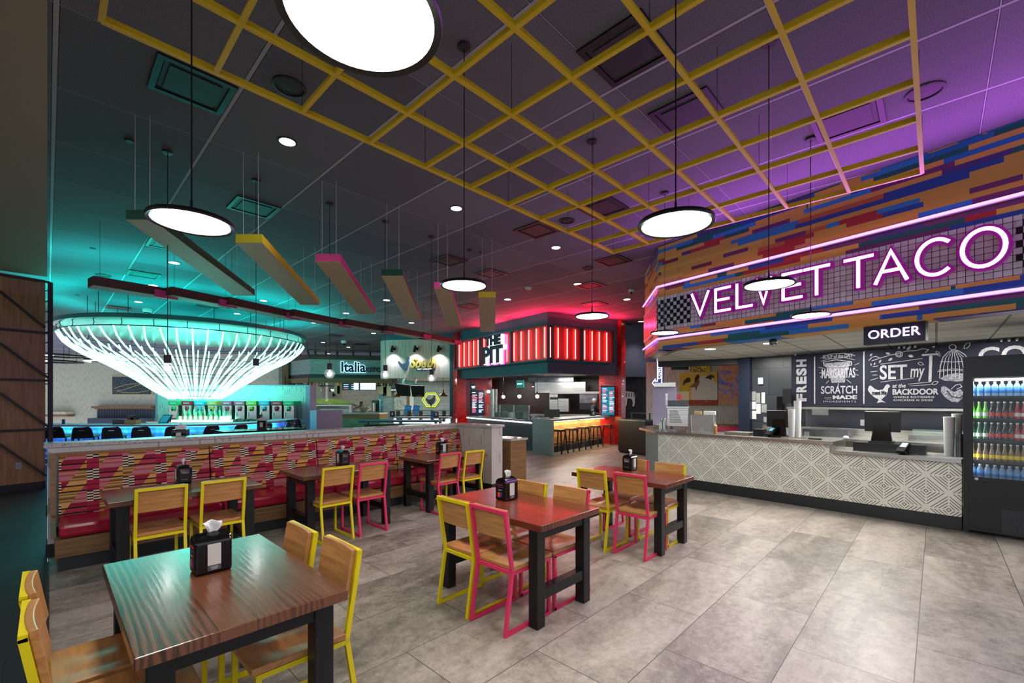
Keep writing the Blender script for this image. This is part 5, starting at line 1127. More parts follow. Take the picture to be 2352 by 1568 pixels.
MB().box(.35, .39, .2, .24, 1.07, 1.28).box(1.05, 1.09, .2, .24, 1.07, 1.28).build('guard_post', m_teal, t); MB().box(.3, 1.2, .21, .22, 1.26, 1.29).build('guard_rail', m_glasst, t)
# menus, signs, lamps
def menu(pl, x0, y0, x1_, y1_, off, mt, label):
    a, b = pl.s_(x0, off), pl.s_(x1_, off); xm = (x0+x1_)/2; zt_ = pl.sz(xm, y0, off)[1]; zb_ = pl.sz(xm, y1_, off)[1]
    t = thing('menu_screen', label, 'menu screen', pl.w(0, off), pl.rz, None); MB().box(a, b, -.03, .05, zb_, zt_).build('case', m_black, t); MB().box(a+.03, b-.03, -.035, -.0301, zb_+.04, zt_-.04).build('screen', mt, t)
    h = (zt_-zb_-.2); rn = random.Random(x0)
    for k in range(17):
        for c in (0, 1):
            if rn.random() < .9: w0 = a+.07+(b-a)*.47*c; MB().box(w0, w0+(b-a)*rn.uniform(.18, .36), -.038, -.0352, zt_-.12-h*k/17, zt_-.12-h*k/17+.028).build('menu_line', (m_txt, m_txtp, m_signw)[rn.randrange(3)], t)
MW = Pl(at(1050, 20.1), at(1130, 20.3)); menu(MW, 1081, 896, 1113, 954, -.1, m_screenk, 'tall dark menu screen on the red brick at left of the barbecue stall')
sgn(MW, 1081, 882, 1093, 896, 'ORDER\nHERE', m_teal, m_signw, 'small teal order sign above the dark menu screen', off=-.3, hang=2.62)
MR = Pl(at(1376, 16.9), at(1412, 16.7)); tag(MB().box(0, MR.L, 0, .3, 0, 2.62).build('tiled_column', m_redbrick, **MR.kw()), 'glossy red tiled column behind the teal menu screen', 'column'); menu(MR, 1380, 886, 1413, 955, -.12, m_screent, 'tall teal menu screen at right of the barbecue stall')
BL = Pl(at(1100, 19.4), at(1260, 16.9))
for i, (px, py) in enumerate(((1122, 899), (1156, 911), (1193, 910), (1234, 910))):
    x, z = BL.sz(px, py); t = thing('bare_bulb_pendant', 'bare bright bulb on a cord in the barbecue stall, '+['leftmost and highest', 'second from left', 'third from left', 'rightmost'][i], 'pendant lamp', BL.w(x), 0, 'bare bulbs over the barbecue counter')
    MB().ball((0, 0, z), .07, 8).build('bulb', m_bulb, t); MB().tube([(0, 0, z+.06), (0, 0, z+.18)], .035, 8).build('socket', m_black, t); MB().tube([(0, 0, z+.18), (0, 0, 2.615)], .008, 4).build('cord', m_blackmat, t)
sgn(BL, 1187, 873, 1203, 890, 'PICK UP', G_('1fb8b0'), m_signw, 'teal pick up sign hanging above the bulbs', off=0, sz_=.07, hang=2.62)
E1 = Pl(at(1215, 19), at(1350, 18.6)); sgn(E1, 1221, 886, 1228, 890, 'EXIT', m_red, m_signw, 'small red exit sign inside the barbecue stall', 'exit_sign', hang=2.62)
HD = Pl(at(1214, 18.5), at(1345, 17.9)); t = thing('extraction_hood', 'wide stainless extraction hood in the barbecue kitchen', 'extraction hood', HD.a, HD.rz); L_ = HD.L; z0 = HD.sz(1280, 902)[1]; MB().box(L_*.12, L_, 0, 1, z0, z0+.45).build('lower_canopy', m_steel, t, bevel=.01); MB().box(0, L_*.8, -.1, 1, z0+.45, 2.61).build('upper_canopy', m_steeldk, t)
KT = Pl(at(1214, 18.3), at(1380, 17.7)); t = thing('cooking_line', 'stainless cooking line with ovens and shelves in the barbecue kitchen', 'kitchen equipment', KT.a, KT.rz); L_ = KT.L
for nm, x0, x1_, y0, y1, mt in (('left_oven', 1262, 1281, 905, 952, m_steel), ('fryer_back', 1282, 1306, 915, 945, m_steel), ('control_strip', 1263, 1281, 912, 917, m_black), ('salamander', 1331, 1372, 905, 925, m_steeldk), ('lower_oven', 1331, 1376, 925, 940, m_black), ('shelf', 1262, 1378, 899, 904, m_steel), ('worktop', 1215, 1380, 951, 956, m_steel), ('base_cabinet', 1216, 1380, 956, 1012, m_steeldk)):
    a, b = KT.s_(x0), KT.s_(x1_); zt_, zb_ = KT.sz((x0+x1_)/2, y0)[1], KT.sz((x0+x1_)/2, y1)[1]; MB().box(a, b, 0 if mt != m_black else -.02, .6, max(0, zb_), zt_).build(nm, mt, t)
for i, (px, dx) in enumerate(((1130, 0), (1138, 0))):
    x, z = SC.sz(px, 960, .5); z1 = SC.sz(px, 893, .5)[1]; small(MB().lathe([(.07, 0), (.075, z1-1.005), (0, z1-1.005)], 14), 'cup_stack', m_cup, SC.w(x, .5, 1.001), 'tall stack of white cups on the ribbed counter, '+('left' if i == 0 else 'right')+' of two', 'cup stack', 0, 'cup stacks on the ribbed counter')
t = thing('glass_food_guard', 'glass food guard with green edges on the ribbed counter', 'food guard', SC.a, SC.rz); a, b = SC.s_(1118, .1), SC.s_(1214, .1)
MB().box(a, b, .1, .11, 1.04, 1.5).build('front_glass', m_glasst, t); MB().box(a, b, .1, .45, 1.5, 1.51).build('top_glass', m_glasst, t)
for k in range(4): x = a+(b-a)*k/3; MB().box(x-.02, x+.02, .11, .14, 1.0, 1.5).build('post', m_steel, t)
rn = random.Random(3)
for k in range(6):
    x = a+.2+(b-a-.4)*k/5; small(MB().box(-.1, .1, -.08, .08, 0, rn.uniform(.15, .3)), 'food_container', [m_black, m_steeldk, m_white][k % 3], SC.w(x, .5, 1.001), ('black', 'steel', 'white')[k % 3]+' container behind the glass guard, '+['leftmost', 'second from left', 'third from left', 'third from right', 'second from right', 'rightmost'][k], 'container', SC.rz, 'containers behind the glass guard')
TM = Pl(q1, q2); tc = (q1+q2)/2
p = q2+d*.55+nn*.3; t = thing('counter_monitor', 'black point of sale monitor on the terrazzo bar end', 'monitor', (at(1268, 14.6)[0], 14.6, 1.091), tt.rz*.3); MB().box(-.27, .27, 0, .03, .02, .28).build('screen_back', m_black, t); MB().box(-.06, .06, .03, .1, 0, .15).build('stand', m_black, t)
mini_holder(1361, 16.5, 1.091, 'small napkin holder on the copper bar by the stools')
p = at(1366, 17.75); pts = [((0, 0, .95), .15, -1), ((0, .02, 1.2), .17, 0), ((0, .03, 1.42), .2, 1), ((0, .02, 1.54), .08, 2), ((-.22, .0, 1.40), .09, 2), ((-.27, -.05, 1.15), .065, 4), ((-.15, -.28, 1.12), .05, 5), ((.22, .0, 1.40), .09, 2), ((.26, -.05, 1.15), .065, 7), ((.15, -.28, 1.12), .05, 8), ((.1, 0, .8), .12, 0), ((.11, 0, .45), .08, 10), ((.11, .03, .05), .06, 11), ((-.1, 0, .8), .12, 0), ((-.11, 0, .45), .08, 13), ((-.11, .03, .05), .06, 14)]
t = figure(p, 1.0, 'person in black with a cap standing in the barbecue kitchen', pts, m_dkcloth, 'cook'); head(t, (0, 0, 1.62), material('grey_cap', color='6a6a70'), True)
# kitchen light of the barbecue stall: unseen area lamps added under its ceiling
for px, d in ((1160, 18.5), (1290, 17.2), (1340, 17.0)):
    p = at(px, d, 2.6); light('AREA', 'kitchen_fill_lamp', p, 55, (1, .93, .85), (0, 0, 0), .6, .6)
downlight(1472, 738, 'round white downlight added to brighten the slate wall right of the red stall', 160)  # extra lamp added to lift the dark slate wall
# right of the stall: slate wall, dark tile, cow cut-out
q = Pl(at(1426, 17.6), at(1600, 17.9)); struct(MB().box(0, q.L, 0, .3, 2.6, CEIL-.01).build('wall_slate', m_bluewall, **q.kw()))
q = Pl(at(1426, 19.2), at(1600, 19.2)); struct(MB().box(0, q.L, 0, .3, 0, 3.2).build('wall_charcoal', m_blacktile, **q.kw()))
t = thing('cow_cutout', 'white painted cow silhouette with butcher cut marks on the dark wall', 'wall art', q.a, q.rz)
cow = [(1430, 894), (1433, 896), (1437, 898), (1446, 899), (1454, 900), (1458, 903), (1459, 909), (1458, 917), (1458, 926), (1456, 933), (1453, 933), (1454, 926), (1453, 918), (1448, 915), (1441, 915), (1440, 925), (1438, 933), (1435, 934), (1436, 925), (1434, 914), (1431, 908), (1430, 902)]
MB().py([q.sz(*c, -.05) for c in cow], -.06, -.01).build('silhouette', m_lavwhite if 0 else m_white, t)
a, z = q.sz(1438, 905, -.06); [MB().box(a+k*.11, a+k*.11+.035, -.065, -.0601, z-.12, z+.06).build('cut_mark', m_bluewall, t) for k in range(5)]
# ================================================================ TACO STALL
TC = Pl((2.945, 8.94), (2.945+.6612*4.30, 8.94-.7502*4.30)); sS = TC.s_(1915); L_ = TC.L
tc = thing('taco_counter', 'long order counter faced with black and white diamond line tile', 'counter', TC.a, TC.rz)
MB().pz([(0, 0), (L_, 0), (L_, .12), (0, .12)], .184, 1.02).xf(Matrix.Identity(4)).build('tmp', m_diamond, tc) if 0 else MB().box(0, sS, 0, .12, .184, 1.01).box(sS, L_, 0, .12, .184, .885).build('diamond_tile_front', m_diamond, tc)
MB().box(.0, L_, .015, .5, 0, .184).build('kickplate', m_kick, tc)
MB().box(-.03, sS, -.06, .72, 1.015, 1.06).build('upper_top', m_steel, tc); MB().box(sS-.04, sS, -.065, .72, .89, 1.014).build('step_edge', m_steel, tc); MB().box(sS, L_+.0, -.06, .72, .885, .93).build('lower_top', m_steel, tc)
lp = [TC.w(-.03, -.06), TC.w(-.03, .72), at(1512, 11.0), at(1478, 10.7), at(1468, 10.1)]
MB().pz([tuple(p[:2]) for p in reversed(lp)], 1.015, 1.06).build('corner_top', m_steel, tc, -Vector(TC.a) if 0 else (0, 0, 0)).parent = None if 0 else None
for o in [x for x in C.objects if x.name.startswith('corner_top')]:
    o.parent = tc; o.matrix_parent_inverse = Matrix.LocRotScale(tc.location, tc.rotation_euler, None).inverted()
eR = Pl(at(1483, 9.75), TC.a); o = MB().box(0, eR.L, 0, .12, 0, 1.01).build('terrazzo_end', m_terraz, None, eR.a, eR.rz); o.parent = tc; o.matrix_parent_inverse = Matrix.LocRotScale(tc.location, tc.rotation_euler, None).inverted()
# menu board
nT = Vector((.7502, .6612, 0)); B0 = Vector((5.73, 9.11, 0)); BD = Pl(B0, B0+Vector((.6612, -.7502, 0))*5.6); zb0, zb1 = BD.sz(1840, 932)[1], BD.sz(1900, BD and 811)[1]
print('board z', zb0, zb1); mb = thing('menu_chalkboard', 'long navy chalkboard with hand drawn white lettering above the kitchen pass', 'menu board', BD.a, BD.rz)
MB().box(0, BD.L, 0, .05, zb0, zb1).build('board', m_chalk, mb); MB().box(-.05, BD.L, -.12, .2, zb0-.06, zb0-.02).build('steel_shelf_edge', m_steel, mb)
def bx(px, py): return BD.sz(px, py, -.01)
def tx(body, px0, px1, yc, hpx, mt=None, bold=0.0024, shear=0, rot=0, align='CENTER', space=1):
    mt = mt or m_chalkw; x0, z = bx(px0, yc); x1_, _ = bx(px1, yc); xm, zc = bx((px0+px1)/2, yc); h = abs(bx((px0+px1)/2, yc-hpx/2)[1]-bx((px0+px1)/2, yc+hpx/2)[1])
    o = text('lettering', body, mt, mb, (x0+x1_)/2, -.007, zc, h*1.38, .002, bold, 'CENTER', shear, 1, rot, space); bpy.context.view_layer.update()
    if not rot and o.dimensions.x > 0: o.scale = ((x1_-x0)/o.dimensions.x, 1, 1)
    else: o.scale = (h*1.0/o.dimensions.x if o.dimensions.x else 1, 1, 1)
    return o
def rib(pts, w=.012, closed=False, mt=None): 
    return MB().ribbon([bx(*p) for p in pts], w, -.0095, -.001, closed).build('chalk_line', mt or m_chalkw, mb)
def patch(pts, mt=None, y=0): return MB().py([bx(*p) for p in pts], -.005-y, -.001).build('chalk_shape', mt or m_chalkg, mb)
x0, _ = bx(1825, 870); x1_, _ = bx(1859, 870); zc = (zb0+zb1)/2
for i, c_ in enumerate('FRESH'):
    z = zb0+.08+i*(zb1-zb0-.22)/4.6+.08; o = text('lettering', c_, m_chalkw, mb, (x0+x1_)/2, -.007, z, .23, .002, .012, 'CENTER', 0, 1, -math.pi/2); bpy.context.view_layer.update(); o.scale = ((.15)/max(.01, o.dimensions.x), (1), ((x1_-x0)*.95)/.165*1.0)
for px in (1871, 1984): rib([(px, 820 if px < 1900 else 808), (px, 926)], .02)
tx('SOUP of the DAY', 1890, 1958, 818, 9, bold=0.0016); rib([(1886, 822), (1905, 813), (1940, 811), (1963, 816)], .012); rib([(1886, 829), (1905, 824), (1940, 821), (1963, 826)], .008)
patch([(1893, 834), (1954, 830), (1943, 862), (1940, 878), (1910, 879), (1905, 862)]); rib([(1891, 831), (1920, 826), (1955, 830), (1956, 838), (1925, 842), (1893, 840)], .012, True)
tx('MARGARiTAS', 1887, 1964, 858, 22, bold=0.0048); 
for a in ((1880, 843, 1893, 846), (1882, 856, 1887, 856), (1884, 866, 1888, 864), (1963, 838, 1973, 834), (1965, 850, 1970, 850), (1966, 860, 1971, 861), (1945, 872, 1954, 879), (1903, 874, 1898, 880), (1925, 880, 1925, 888)): rib([a[:2], a[2:]], .008)
tx('SCRATCH', 1886, 1969, 896, 18, bold=0.0032); tx('MADE', 1912, 1968, 912.5, 8.5, bold=0.0048); tx('INGREDIENTS', 1891, 1966, 922, 4, bold=0.0004, space=1.3); rib([(1894, 914), (1909, 913)], .006); rib([(1897, 917), (1909, 916)], .006)
# SET my T and drawings
rib([(1996, 827), (2003, 820), (2012, 818), (2020, 822), (2012, 826)], .012); rib([(2003, 828), (2022, 822), (2045, 815), (2062, 812), (2080, 806), (2105, 805), (2120, 800), (2133, 803), (2125, 809)], .012)
for cx_, cy_, r in ((2065, 813, 8), (2065, 813, 4)):
    n = 14; rib([(cx_+r*math.cos(2*math.pi*k/n)*1.0, cy_+r*math.sin(2*math.pi*k/n)*.8) for k in range(n)], .013, True)
def leaf(x, y, l, a, fill=True):
    ca, sa = math.cos(a), math.sin(a); P = [(x+ca*u*l-sa*v*l, y+sa*u*l+ca*v*l) for u, v in ((0, 0), (.3, -.22), (.65, -.22), (1, 0), (.65, .22), (.3, .22))]; (patch(P, m_chalkw) if fill else rib(P, .008, True))
for a in ((2045, 813, 12, 3.4), (2050, 822, 12, 2.6), (2082, 803, 13, -.6), (2085, 816, 14, .2), (2024, 826, 9, 2.2), (2010, 832, 7, 2.0), (2000, 834, 6, 1.4), (2140, 797, 9, -.2), (1998, 818, 9, -.9)): leaf(*a)
for a in ((2108, 833, 14, .3), (2150, 806, 15, .9), (2140, 882, 16, -.35), (2214, 800, 20, -.75)): leaf(*a, False)
tx('SET', 2020, 2083, 856, 33, bold=0.0064); tx('my', 2089, 2122, 853, 30, bold=0.0048, shear=.15); rib([(2120, 815), (2153, 813)], .03); rib([(2138, 816), (2136, 873)], .04)
for a in ((2023, 836, 2118, 823), (2023, 877, 2098, 868), (2005, 842, 2016, 840), (2000, 854, 2014, 852), (2005, 861, 2014, 861), (2000, 873, 2016, 868), (2086, 882, 2137, 877), (2090, 886, 2137, 883)): rib([a[:2], a[2:]], .009)
hen2 = [(1996, 886), (2000, 885), (2008, 892), (2018, 896), (2028, 894), (2034, 885), (2038, 882), (2043, 884), (2044, 888), (2040, 891), (2039, 899), (2036, 907), (2028, 914), (2024, 918), (2034, 924), (2026, 923), (2014, 925), (2018, 917), (2008, 912), (1998, 903), (1993, 895)]
patch(hen2, m_chalkw); o = tx('meet Me', 2003, 2036, 902, 9, m_chalk, .004); o.location.y = -.0105
tx('at the', 2049, 2080, 886, 9, bold=0.0024, shear=.2); tx('BACKDOOR', 2049, 2155, 900, 13, bold=0.0048); tx('WHOLE ROTISSERIE', 2052, 2146, 912, 4.5, bold=0.0012, space=1.15); tx('CHICKENS N SIDES', 2052, 2142, 919, 4.5, bold=0.0012, space=1.15)
n = 12; rib([(2188+8*math.cos(2*math.pi*k/n), 797+6*math.sin(2*math.pi*k/n)) for k in range(n)], .012, True)
rib([(2158, 868), (2160, 840), (2166, 820), (2178, 808), (2190, 803), (2203, 806), (2216, 814), (2228, 832), (2231, 870)], .012)
for k in range(1, 8): u = k/8; xt = 2190; xb = 2158+73*u; rib([(xt+(xb-xt)*.25, 806), (xt+(xb-xt)*.8, 822), (xb, 845), (xb, 866)], .008)
rib([(2161, 826+4), (2190, 831), (2226, 829)], .009); rib([(2156, 850), (2190, 847), (2230, 850)], .009); rib([(2154, 853), (2190, 850), (2231, 853)], .008)
patch([(2158, 869), (2175, 860), (2195, 856), (2215, 858), (2232, 864), (2228, 872), (2200, 876), (2170, 874)])
patch([(2162, 888), (2170, 886), (2180, 893), (2190, 900), (2205, 893), (2212, 900), (2210, 915), (2200, 924), (2185, 922), (2170, 912), (2161, 900)]); rib([(2176, 898), (2186, 910), (2204, 914), (2214, 905)], .012, False, m_chalk); rib([(2185, 893), (2195, 884), (2205, 882), (2209, 888), (2198, 893)], .01)
tx('COS', 2246, 2400, 818, 44, bold=0.008)
# walls of the taco kitchen
off = 2.75; WB = Pl(TC.w(-1.0, off), TC.w(8, off)); xw = WB.s_(1722); xm = WB.s_(1850)
struct(MB().box(xw, xm, 0, .15, 0, 2.655).build('wall_kitchen_dark', m_darktile, **WB.kw())); struct(MB().box(xm, WB.L, 0, .15, 0, 2.655).build('wall_kitchen_steel', material('steel_grey_panel', color='6c6d78', rough=.35, metal=.5), **WB.kw()))
NC = Pl(at(1696, 10.3), at(1722, 10.1)); tag(MB().box(0, NC.L, 0, .5, 0, 2.655).build('navy_column', m_navy, **NC.kw()), 'square navy column between the artworks and the kitchen', 'column')
bm_ = Pl(at(1512, 11.2), at(1700, 10.4)); struct(MB().box(0, bm_.L, 0, .25, 2.52, 2.655).build('trim_7', m_base, **bm_.kw()))
def wallbox(name, pl, px0, py0, px1, py1, off_, dep, mt, label, cat, grp=None):
    a, b = pl.s_(px0, off_), pl.s_(px1, off_); zt_ = pl.sz((px0+px1)/2, py0, off_)[1]; zb_ = pl.sz((px0+px1)/2, py1, off_)[1]
    return tag(MB().box(a, b, 0, dep, zb_, zt_).build(name, mt, None, pl.w(0, off_), pl.rz), label, cat, grp)
for i, (a, b, c_, e_) in enumerate(((1723, 899, 1736, 920), (1723, 922, 1736, 940), (1723, 943, 1737, 962), (1737, 902, 1746, 925), (1737, 927, 1747, 950), (1749, 901, 1757, 926), (1749, 928, 1761, 947))): wallbox('wall_notice', WB, a, b, c_, e_, -.012, .011, m_white if i % 3 else m_greygreen, 'paper notice on the dark kitchen wall, '+['top left', 'middle left', 'bottom left', 'upper centre', 'lower centre', 'top right', 'bottom right with a yellowish cast'][i], 'notice', 'paper notices on the kitchen wall')
wallbox('wall_notice', WB, 1865, 936, 1903, 953, -.012, .011, m_white, 'wide white notice with pink edge under the chalkboard', 'notice')
wallbox('wall_phone', WB, 1741, 867, 1752, 882, -.06, .05, m_white, 'white wall phone on the dark kitchen wall', 'phone')
wallbox('soap_dispenser', WB, 1784, 910, 1796, 948, -.14, .13, m_gloss, 'black dispenser on the dark wall above the first till', 'dispenser')
t = thing('kitchen_monitor', 'dark monitor on a wall arm left of the chalkboard', 'monitor', BD.a, BD.rz); a = BD.s_(1799, -.1); b = BD.s_(1818, -.1); z0, z1 = BD.sz(1808, 926)[1], BD.sz(1808, 893)[1]; MB().box(a, b, -.14, -.1, z0, z1).build('screen_back', m_black, t); MB().box(a+.05, a+.1, -.1, .4, z0+.1, z0+.2).build('arm', m_blackmat, t)
for i, px in enumerate((1827, 2065, 2077, 2089, 2102, 2300, 2318, 2336)):
    x, _ = WB.sz(px, 800, -.3); q_ = WB.w(x, -.3); small(MB().lathe([(.022, 0), (.022, .35), (0, .35)], 10), 'ceiling_pipe', m_steel, (q_.x, q_.y, 2.31), 'thin steel conduit dropping behind the chalkboard, '+['leftmost near the word running upwards', 'first of the group right of the order sign', 'second of the group right of the order sign', 'third of the group right of the order sign', 'fourth of the group right of the order sign', 'first of the group above the fridge', 'second of the group above the fridge', 'last of the group above the fridge'][i], 'pipe', 0, 'conduits above the chalkboard')
for i, (px, py) in enumerate(((1631, 802), (1767, 789))):
    p = G(px, py, 2.655); t = thing('kitchen_downlight', 'small recessed light in the white stall ceiling, '+('left' if i == 0 else 'right')+' one', 'downlight', (p.x, p.y, 0)); MB().lathe([(.09, 2.655), (0, 2.653)], 20).build('lens', m_down, t)
    light('SPOT', 'kitchen_lamp', (p.x, p.y, 2.64), 30, (1, .95, .88), (0, 0, 0), .06, spot=2.4, blend=.8)
p = G(1776, 778, 2.655); small(MB().ball((0, 0, 0), .06, 8), 'ceiling_sensor', m_steeldk, (p.x, p.y, 2.60), 'small dome sensor on the white stall ceiling', 'sensor'); p = G(1813, 779, 2.655); small(MB().lathe([(.07, 0), (.05, -.03), (0, -.03)], 14), 'ceiling_alarm', m_white, (p.x, p.y, 2.655), 'flat white alarm on the stall ceiling', 'alarm')
for s_, o_ in ((1.2, 1.5), (3.0, 1.4), (4.8, 1.4), (6.4, 1.2), (3.2, .5)): light('AREA', 'kitchen_fill_lamp', TC.w(s_, o_, 2.64), 62, (1, .97, .9), (0, 0, 0), .55, 1.1)  # unseen area lamps added to light the taco kitchen
# stainless prep line behind the counter
t = thing('prep_line', 'stainless preparation line behind the order counter', 'prep table', TC.a, TC.rz); MB().box(1.2, 6.4, 1.35, 2.1, .1, .98).build('base_cabinet', m_steel, t); MB().box(1.15, 6.4, 1.27, 2.15, .98, 1.02).build('worktop', m_steel, t); MB().box(1.2, 6.4, 2.1, 2.15, 1.02, 1.16).build('splash', m_steel, t)
MB().box(2.1, 2.8, 1.5, 1.9, 1.02, 1.15).build('steel_pan', m_steeldk, t); MB().box(3.6, 6.2, 1.5, 2.0, 1.02, 1.12).build('cold_well', m_steel, t); MB().box(3.65, 6.15, 1.52, 1.53, 1.12, 1.22).build('glass_guard', m_glasst, t)
def onc(px, off_, z): return TC.w(TC.s_(px, off_), off_, z)
RZ = TC.rz
def till(px, off_, z, label, w_, dr=False, zr=0):
    t = thing('till_monitor', label, 'monitor', onc(px, off_, z), RZ+zr); 
    k = .0
    if dr: k = .126
    MB().box(-w_/2, w_/2, .0, .03, k+.16, k+.16+w_*.72).build('screen_back', m_black, t, bevel=.008); MB().py([(-w_*.3, k), (w_*.3, k), (w_*.2, k+.30), (-w_*.2, k+.30)], -.06, -.001).build('stand', m_gloss, t); MB().box(-w_*.32, w_*.32, -.16, .12, k, k+.02).build('stand_foot', m_black, t)
    MB().box(-w_/2-.05, -w_/2-.001, 0, .02, k+.24, k+.33).build('card_reader', m_white, t); return t
till(1790, .40, 1.0605, 'black till monitor seen from behind at the upper counter', .40)
till(2026, .42, .931, 'black till monitor seen from behind above the cash drawer', .42, True)
small(MB().box(-.27, .27, -.2, .2, 0, .125), 'cash_drawer', m_black, onc(2018, .40, .9305), 'black cash drawer on the lower counter under the till monitor', 'cash drawer', RZ)
def pay(px, off_, z, label):
    t = thing('card_terminal', label, 'card terminal', onc(px, off_, z), RZ-.3); MB().add([(-.05, -.1, .05), (.05, -.1, .05), (.05, .06, .16), (-.05, .06, .16), (-.05, -.08, .02), (.05, -.08, .02), (.05, .08, .13), (-.05, .08, .13)], [(0, 1, 2, 3), (7, 6, 5, 4), (0, 4, 5, 1), (1, 5, 6, 2), (2, 6, 7, 3), (3, 7, 4, 0)]).build('keypad_body', m_terminal, t)
    MB().add([(-.035, -.02, .106), (.035, -.02, .106), (.035, .05, .156), (-.035, .05, .156)], [(0, 1, 2, 3)]).build('display', m_screent, t); MB().lathe([(.06, 0), (.05, .02), (.02, .03), (.02, .07), (0, .07)], 12).build('stand', m_terminal, t)
pay(1771, .2, 1.0605, 'card terminal with teal display in front of the first till'); pay(2075, .12, .9305, 'card terminal in front of the second till')
small(MB().box(-.08, .08, -.08, .1, 0, .12), 'receipt_printer', m_black, onc(1745, .3, 1.0605), 'black receipt printer left of the first till', 'printer', RZ); small(MB().box(-.1, .1, -.1, .1, 0, .13), 'receipt_printer', m_black, onc(2105, .3, .9305), 'black receipt printer right of the second card terminal', 'printer', RZ)
def cups(px, off_, z, h, r, mt, label): small(MB().lathe([(r*.8, 0), (r, h), (r*.0, h)], 20), 'cup_stack', mt, onc(px, off_, z), label, 'cup stack', 0, 'stacks of cups on the taco counter')
cups(1818, .28, 1.076, .46, .052, m_cup, 'shorter stack of white cups by the first till'); cups(1832, .40, 1.076, .60, .055, m_cup, 'taller stack of white cups by the first till')
cups(2180, .22, .946, .52, .06, m_cup, 'tall stack of white cups by the fridge, front'); cups(2198, .36, .946, .56, .055, m_cup, 'tall stack of white cups by the fridge, rear'); cups(2205, .16, .946, .30, .045, m_steeldk, 'stack of dark translucent cups nearest the fridge')
small(MB().box(-.19, .19, -.1, .14, 0, .015), 'serving_tray', m_steel, onc(1828, .3, 1.0605), 'steel tray under the white cups by the first till', 'tray', RZ); small(MB().box(-.17, .14, -.12, .18, 0, .015), 'serving_tray', m_steel, onc(2190, .2, .9305), 'steel tray under the cups by the fridge', 'tray', RZ)
t = thing('drinking_glass', 'clear glass beside the white cups', 'glass', onc(1853, .3, 1.0605)); MB().lathe([(.03, 0), (.035, .11), (.033, .11), (.028, .005), (0, .005)], 14).build('glass', m_glassc, t)
small(MB().ball((0, 0, .035), .04, 8, 1, 1, .8), 'onion_bulb', m_white, onc(1943, .45, 1.0605), 'small round white bell-like knob on the counter before the step', 'ornament')
small(MB().box(-.09, .09, -.03, .03, 0, .02), 'phone_handset', m_black, onc(1872, .2, 1.0605), 'flat black phone on the upper counter', 'phone', RZ)
# slush dispenser
t = thing('frozen_juice_dispenser', 'stainless juice dispenser with clear bowl and red round sticker', 'drink machine', onc(1557, .34, 1.0605), RZ+.45)
MB().box(-.2, .2, -.2, .2, .1, .47).build('steel_body', m_steel, t, bevel=.01); MB().box(-.21, .21, -.21, .2, .47, .50).build('body_rim', m_steel, t); MB().box(-.18, .2, -.18, .18, .50, .62).build('dark_drink', m_gloss, t); MB().box(-.185, .205, -.185, .185, .501, .80).build('clear_bowl', m_glassc, t)
for k in range(12): MB().box(-.15, .0+.008*k, -.203, -.2001, .42-.022*k, .428-.022*k).build('vent_slot', m_blackmat, t)
for a in (-.17, .17):
    for b in (-.15, .15): MB().lathe([(.012, 0), (.02, .1), (0, .1)], 8, a, b).build('foot', m_steel, t)
MB().lathe([(.05, 0), (.05, .004), (0, .004)], 20).xf(Matrix.Translation((.03, -.186, .69)) @ Matrix.Rotation(math.pi/2, 4, 'X')).build('red_sticker', G_('d81f3a'), t); text('sticker_text', 'HORCHATA', m_white, t, .03, -.193, .69, .018, .0005)
MB().box(-.235, -.19, -.05, .05, .52, .76).build('tap_column', m_steel, t)
t = thing('ice_machine', 'tall lavender grey cabinet behind the juice dispenser', 'cabinet', onc(1530, 1.0, 0), RZ+.5); MB().box(-.28, .22, -.02, .4, 1.12, 1.98).build('cabinet_body', m_lavender, t); MB().box(-.25, .2, -.06, .36, 1.981, 2.07).build('steel_lid', m_steel, t); MB().box(-.2, .15, .0, .3, 0, 1.119).build('pedestal', m_steeldk, t)
MB().lathe([(.0, -.02), (.08, .1), (.13, .14), (0, .14)], 4).xf(Matrix.Translation((-.15, -.1, 1.0))).build('chute', m_artframe, t)
for i, (px, h) in enumerate(((1519, .2), (1526, .22))): small(MB().lathe([(.03, 0), (.03, h), (.02, h+.02), (0, h+.02)], 12), 'steel_shaker', m_steel, onc(px, .5, 1.0605), ('left' if i == 0 else 'right')+' steel shaker beside the juice dispenser', 'shaker', 0, 'steel shakers')
t = thing('acrylic_box', 'clear acrylic display box with takeout boxes on top', 'display case', onc(1617, .35, 1.0605), RZ+.35); MB().box(-.2, .2, -.14, -.135, 0, .34).box(-.2, .2, .135, .14, 0, .34).box(-.2, -.195, -.135, .135, 0, .34).box(.195, .2, -.135, .135, 0, .34).box(-.2, .2, -.14, .14, .341, .345).build('acrylic_shell', m_glassc, t)
for x in (-.2, .2): MB().bar((x, -.15, 0), (x-.02, -.15, .34), .008).build('edge', m_white, t)
small(MB().box(-.1, .02, -.08, .1, 0, .06), 'takeout_box', G_('b89468'), onc(1608, .38, 1.407), 'tan takeout box on the clear acrylic box', 'box', RZ+.35); small(MB().box(-.06, .14, -.09, .1, 0, .065), 'takeout_box', m_white, onc(1625, .36, 1.407), 'white takeout box on the clear acrylic box', 'box', RZ+.35)
t = thing('squeeze_bottle', 'tan sauce squeeze bottle beside the acrylic box', 'bottle', onc(1643, .16, 1.0605)); MB().lathe([(.03, 0), (.032, .12), (.03, .14), (0, .14)], 14).build('bottle_body', G_('a8733c'), t); MB().lathe([(.031, .14), (.03, .16), (.012, .17), (.006, .21), (0, .21)], 12).build('nozzle', m_artframe, t)
small(MB().lathe([(.05, 0), (.055, .08), (.03, .09), (0, .12)], 14), 'candy_bowl', m_glassc, onc(1611, .15, 1.0605), 'small clear jar of dark sweets in front of the acrylic box', 'jar')
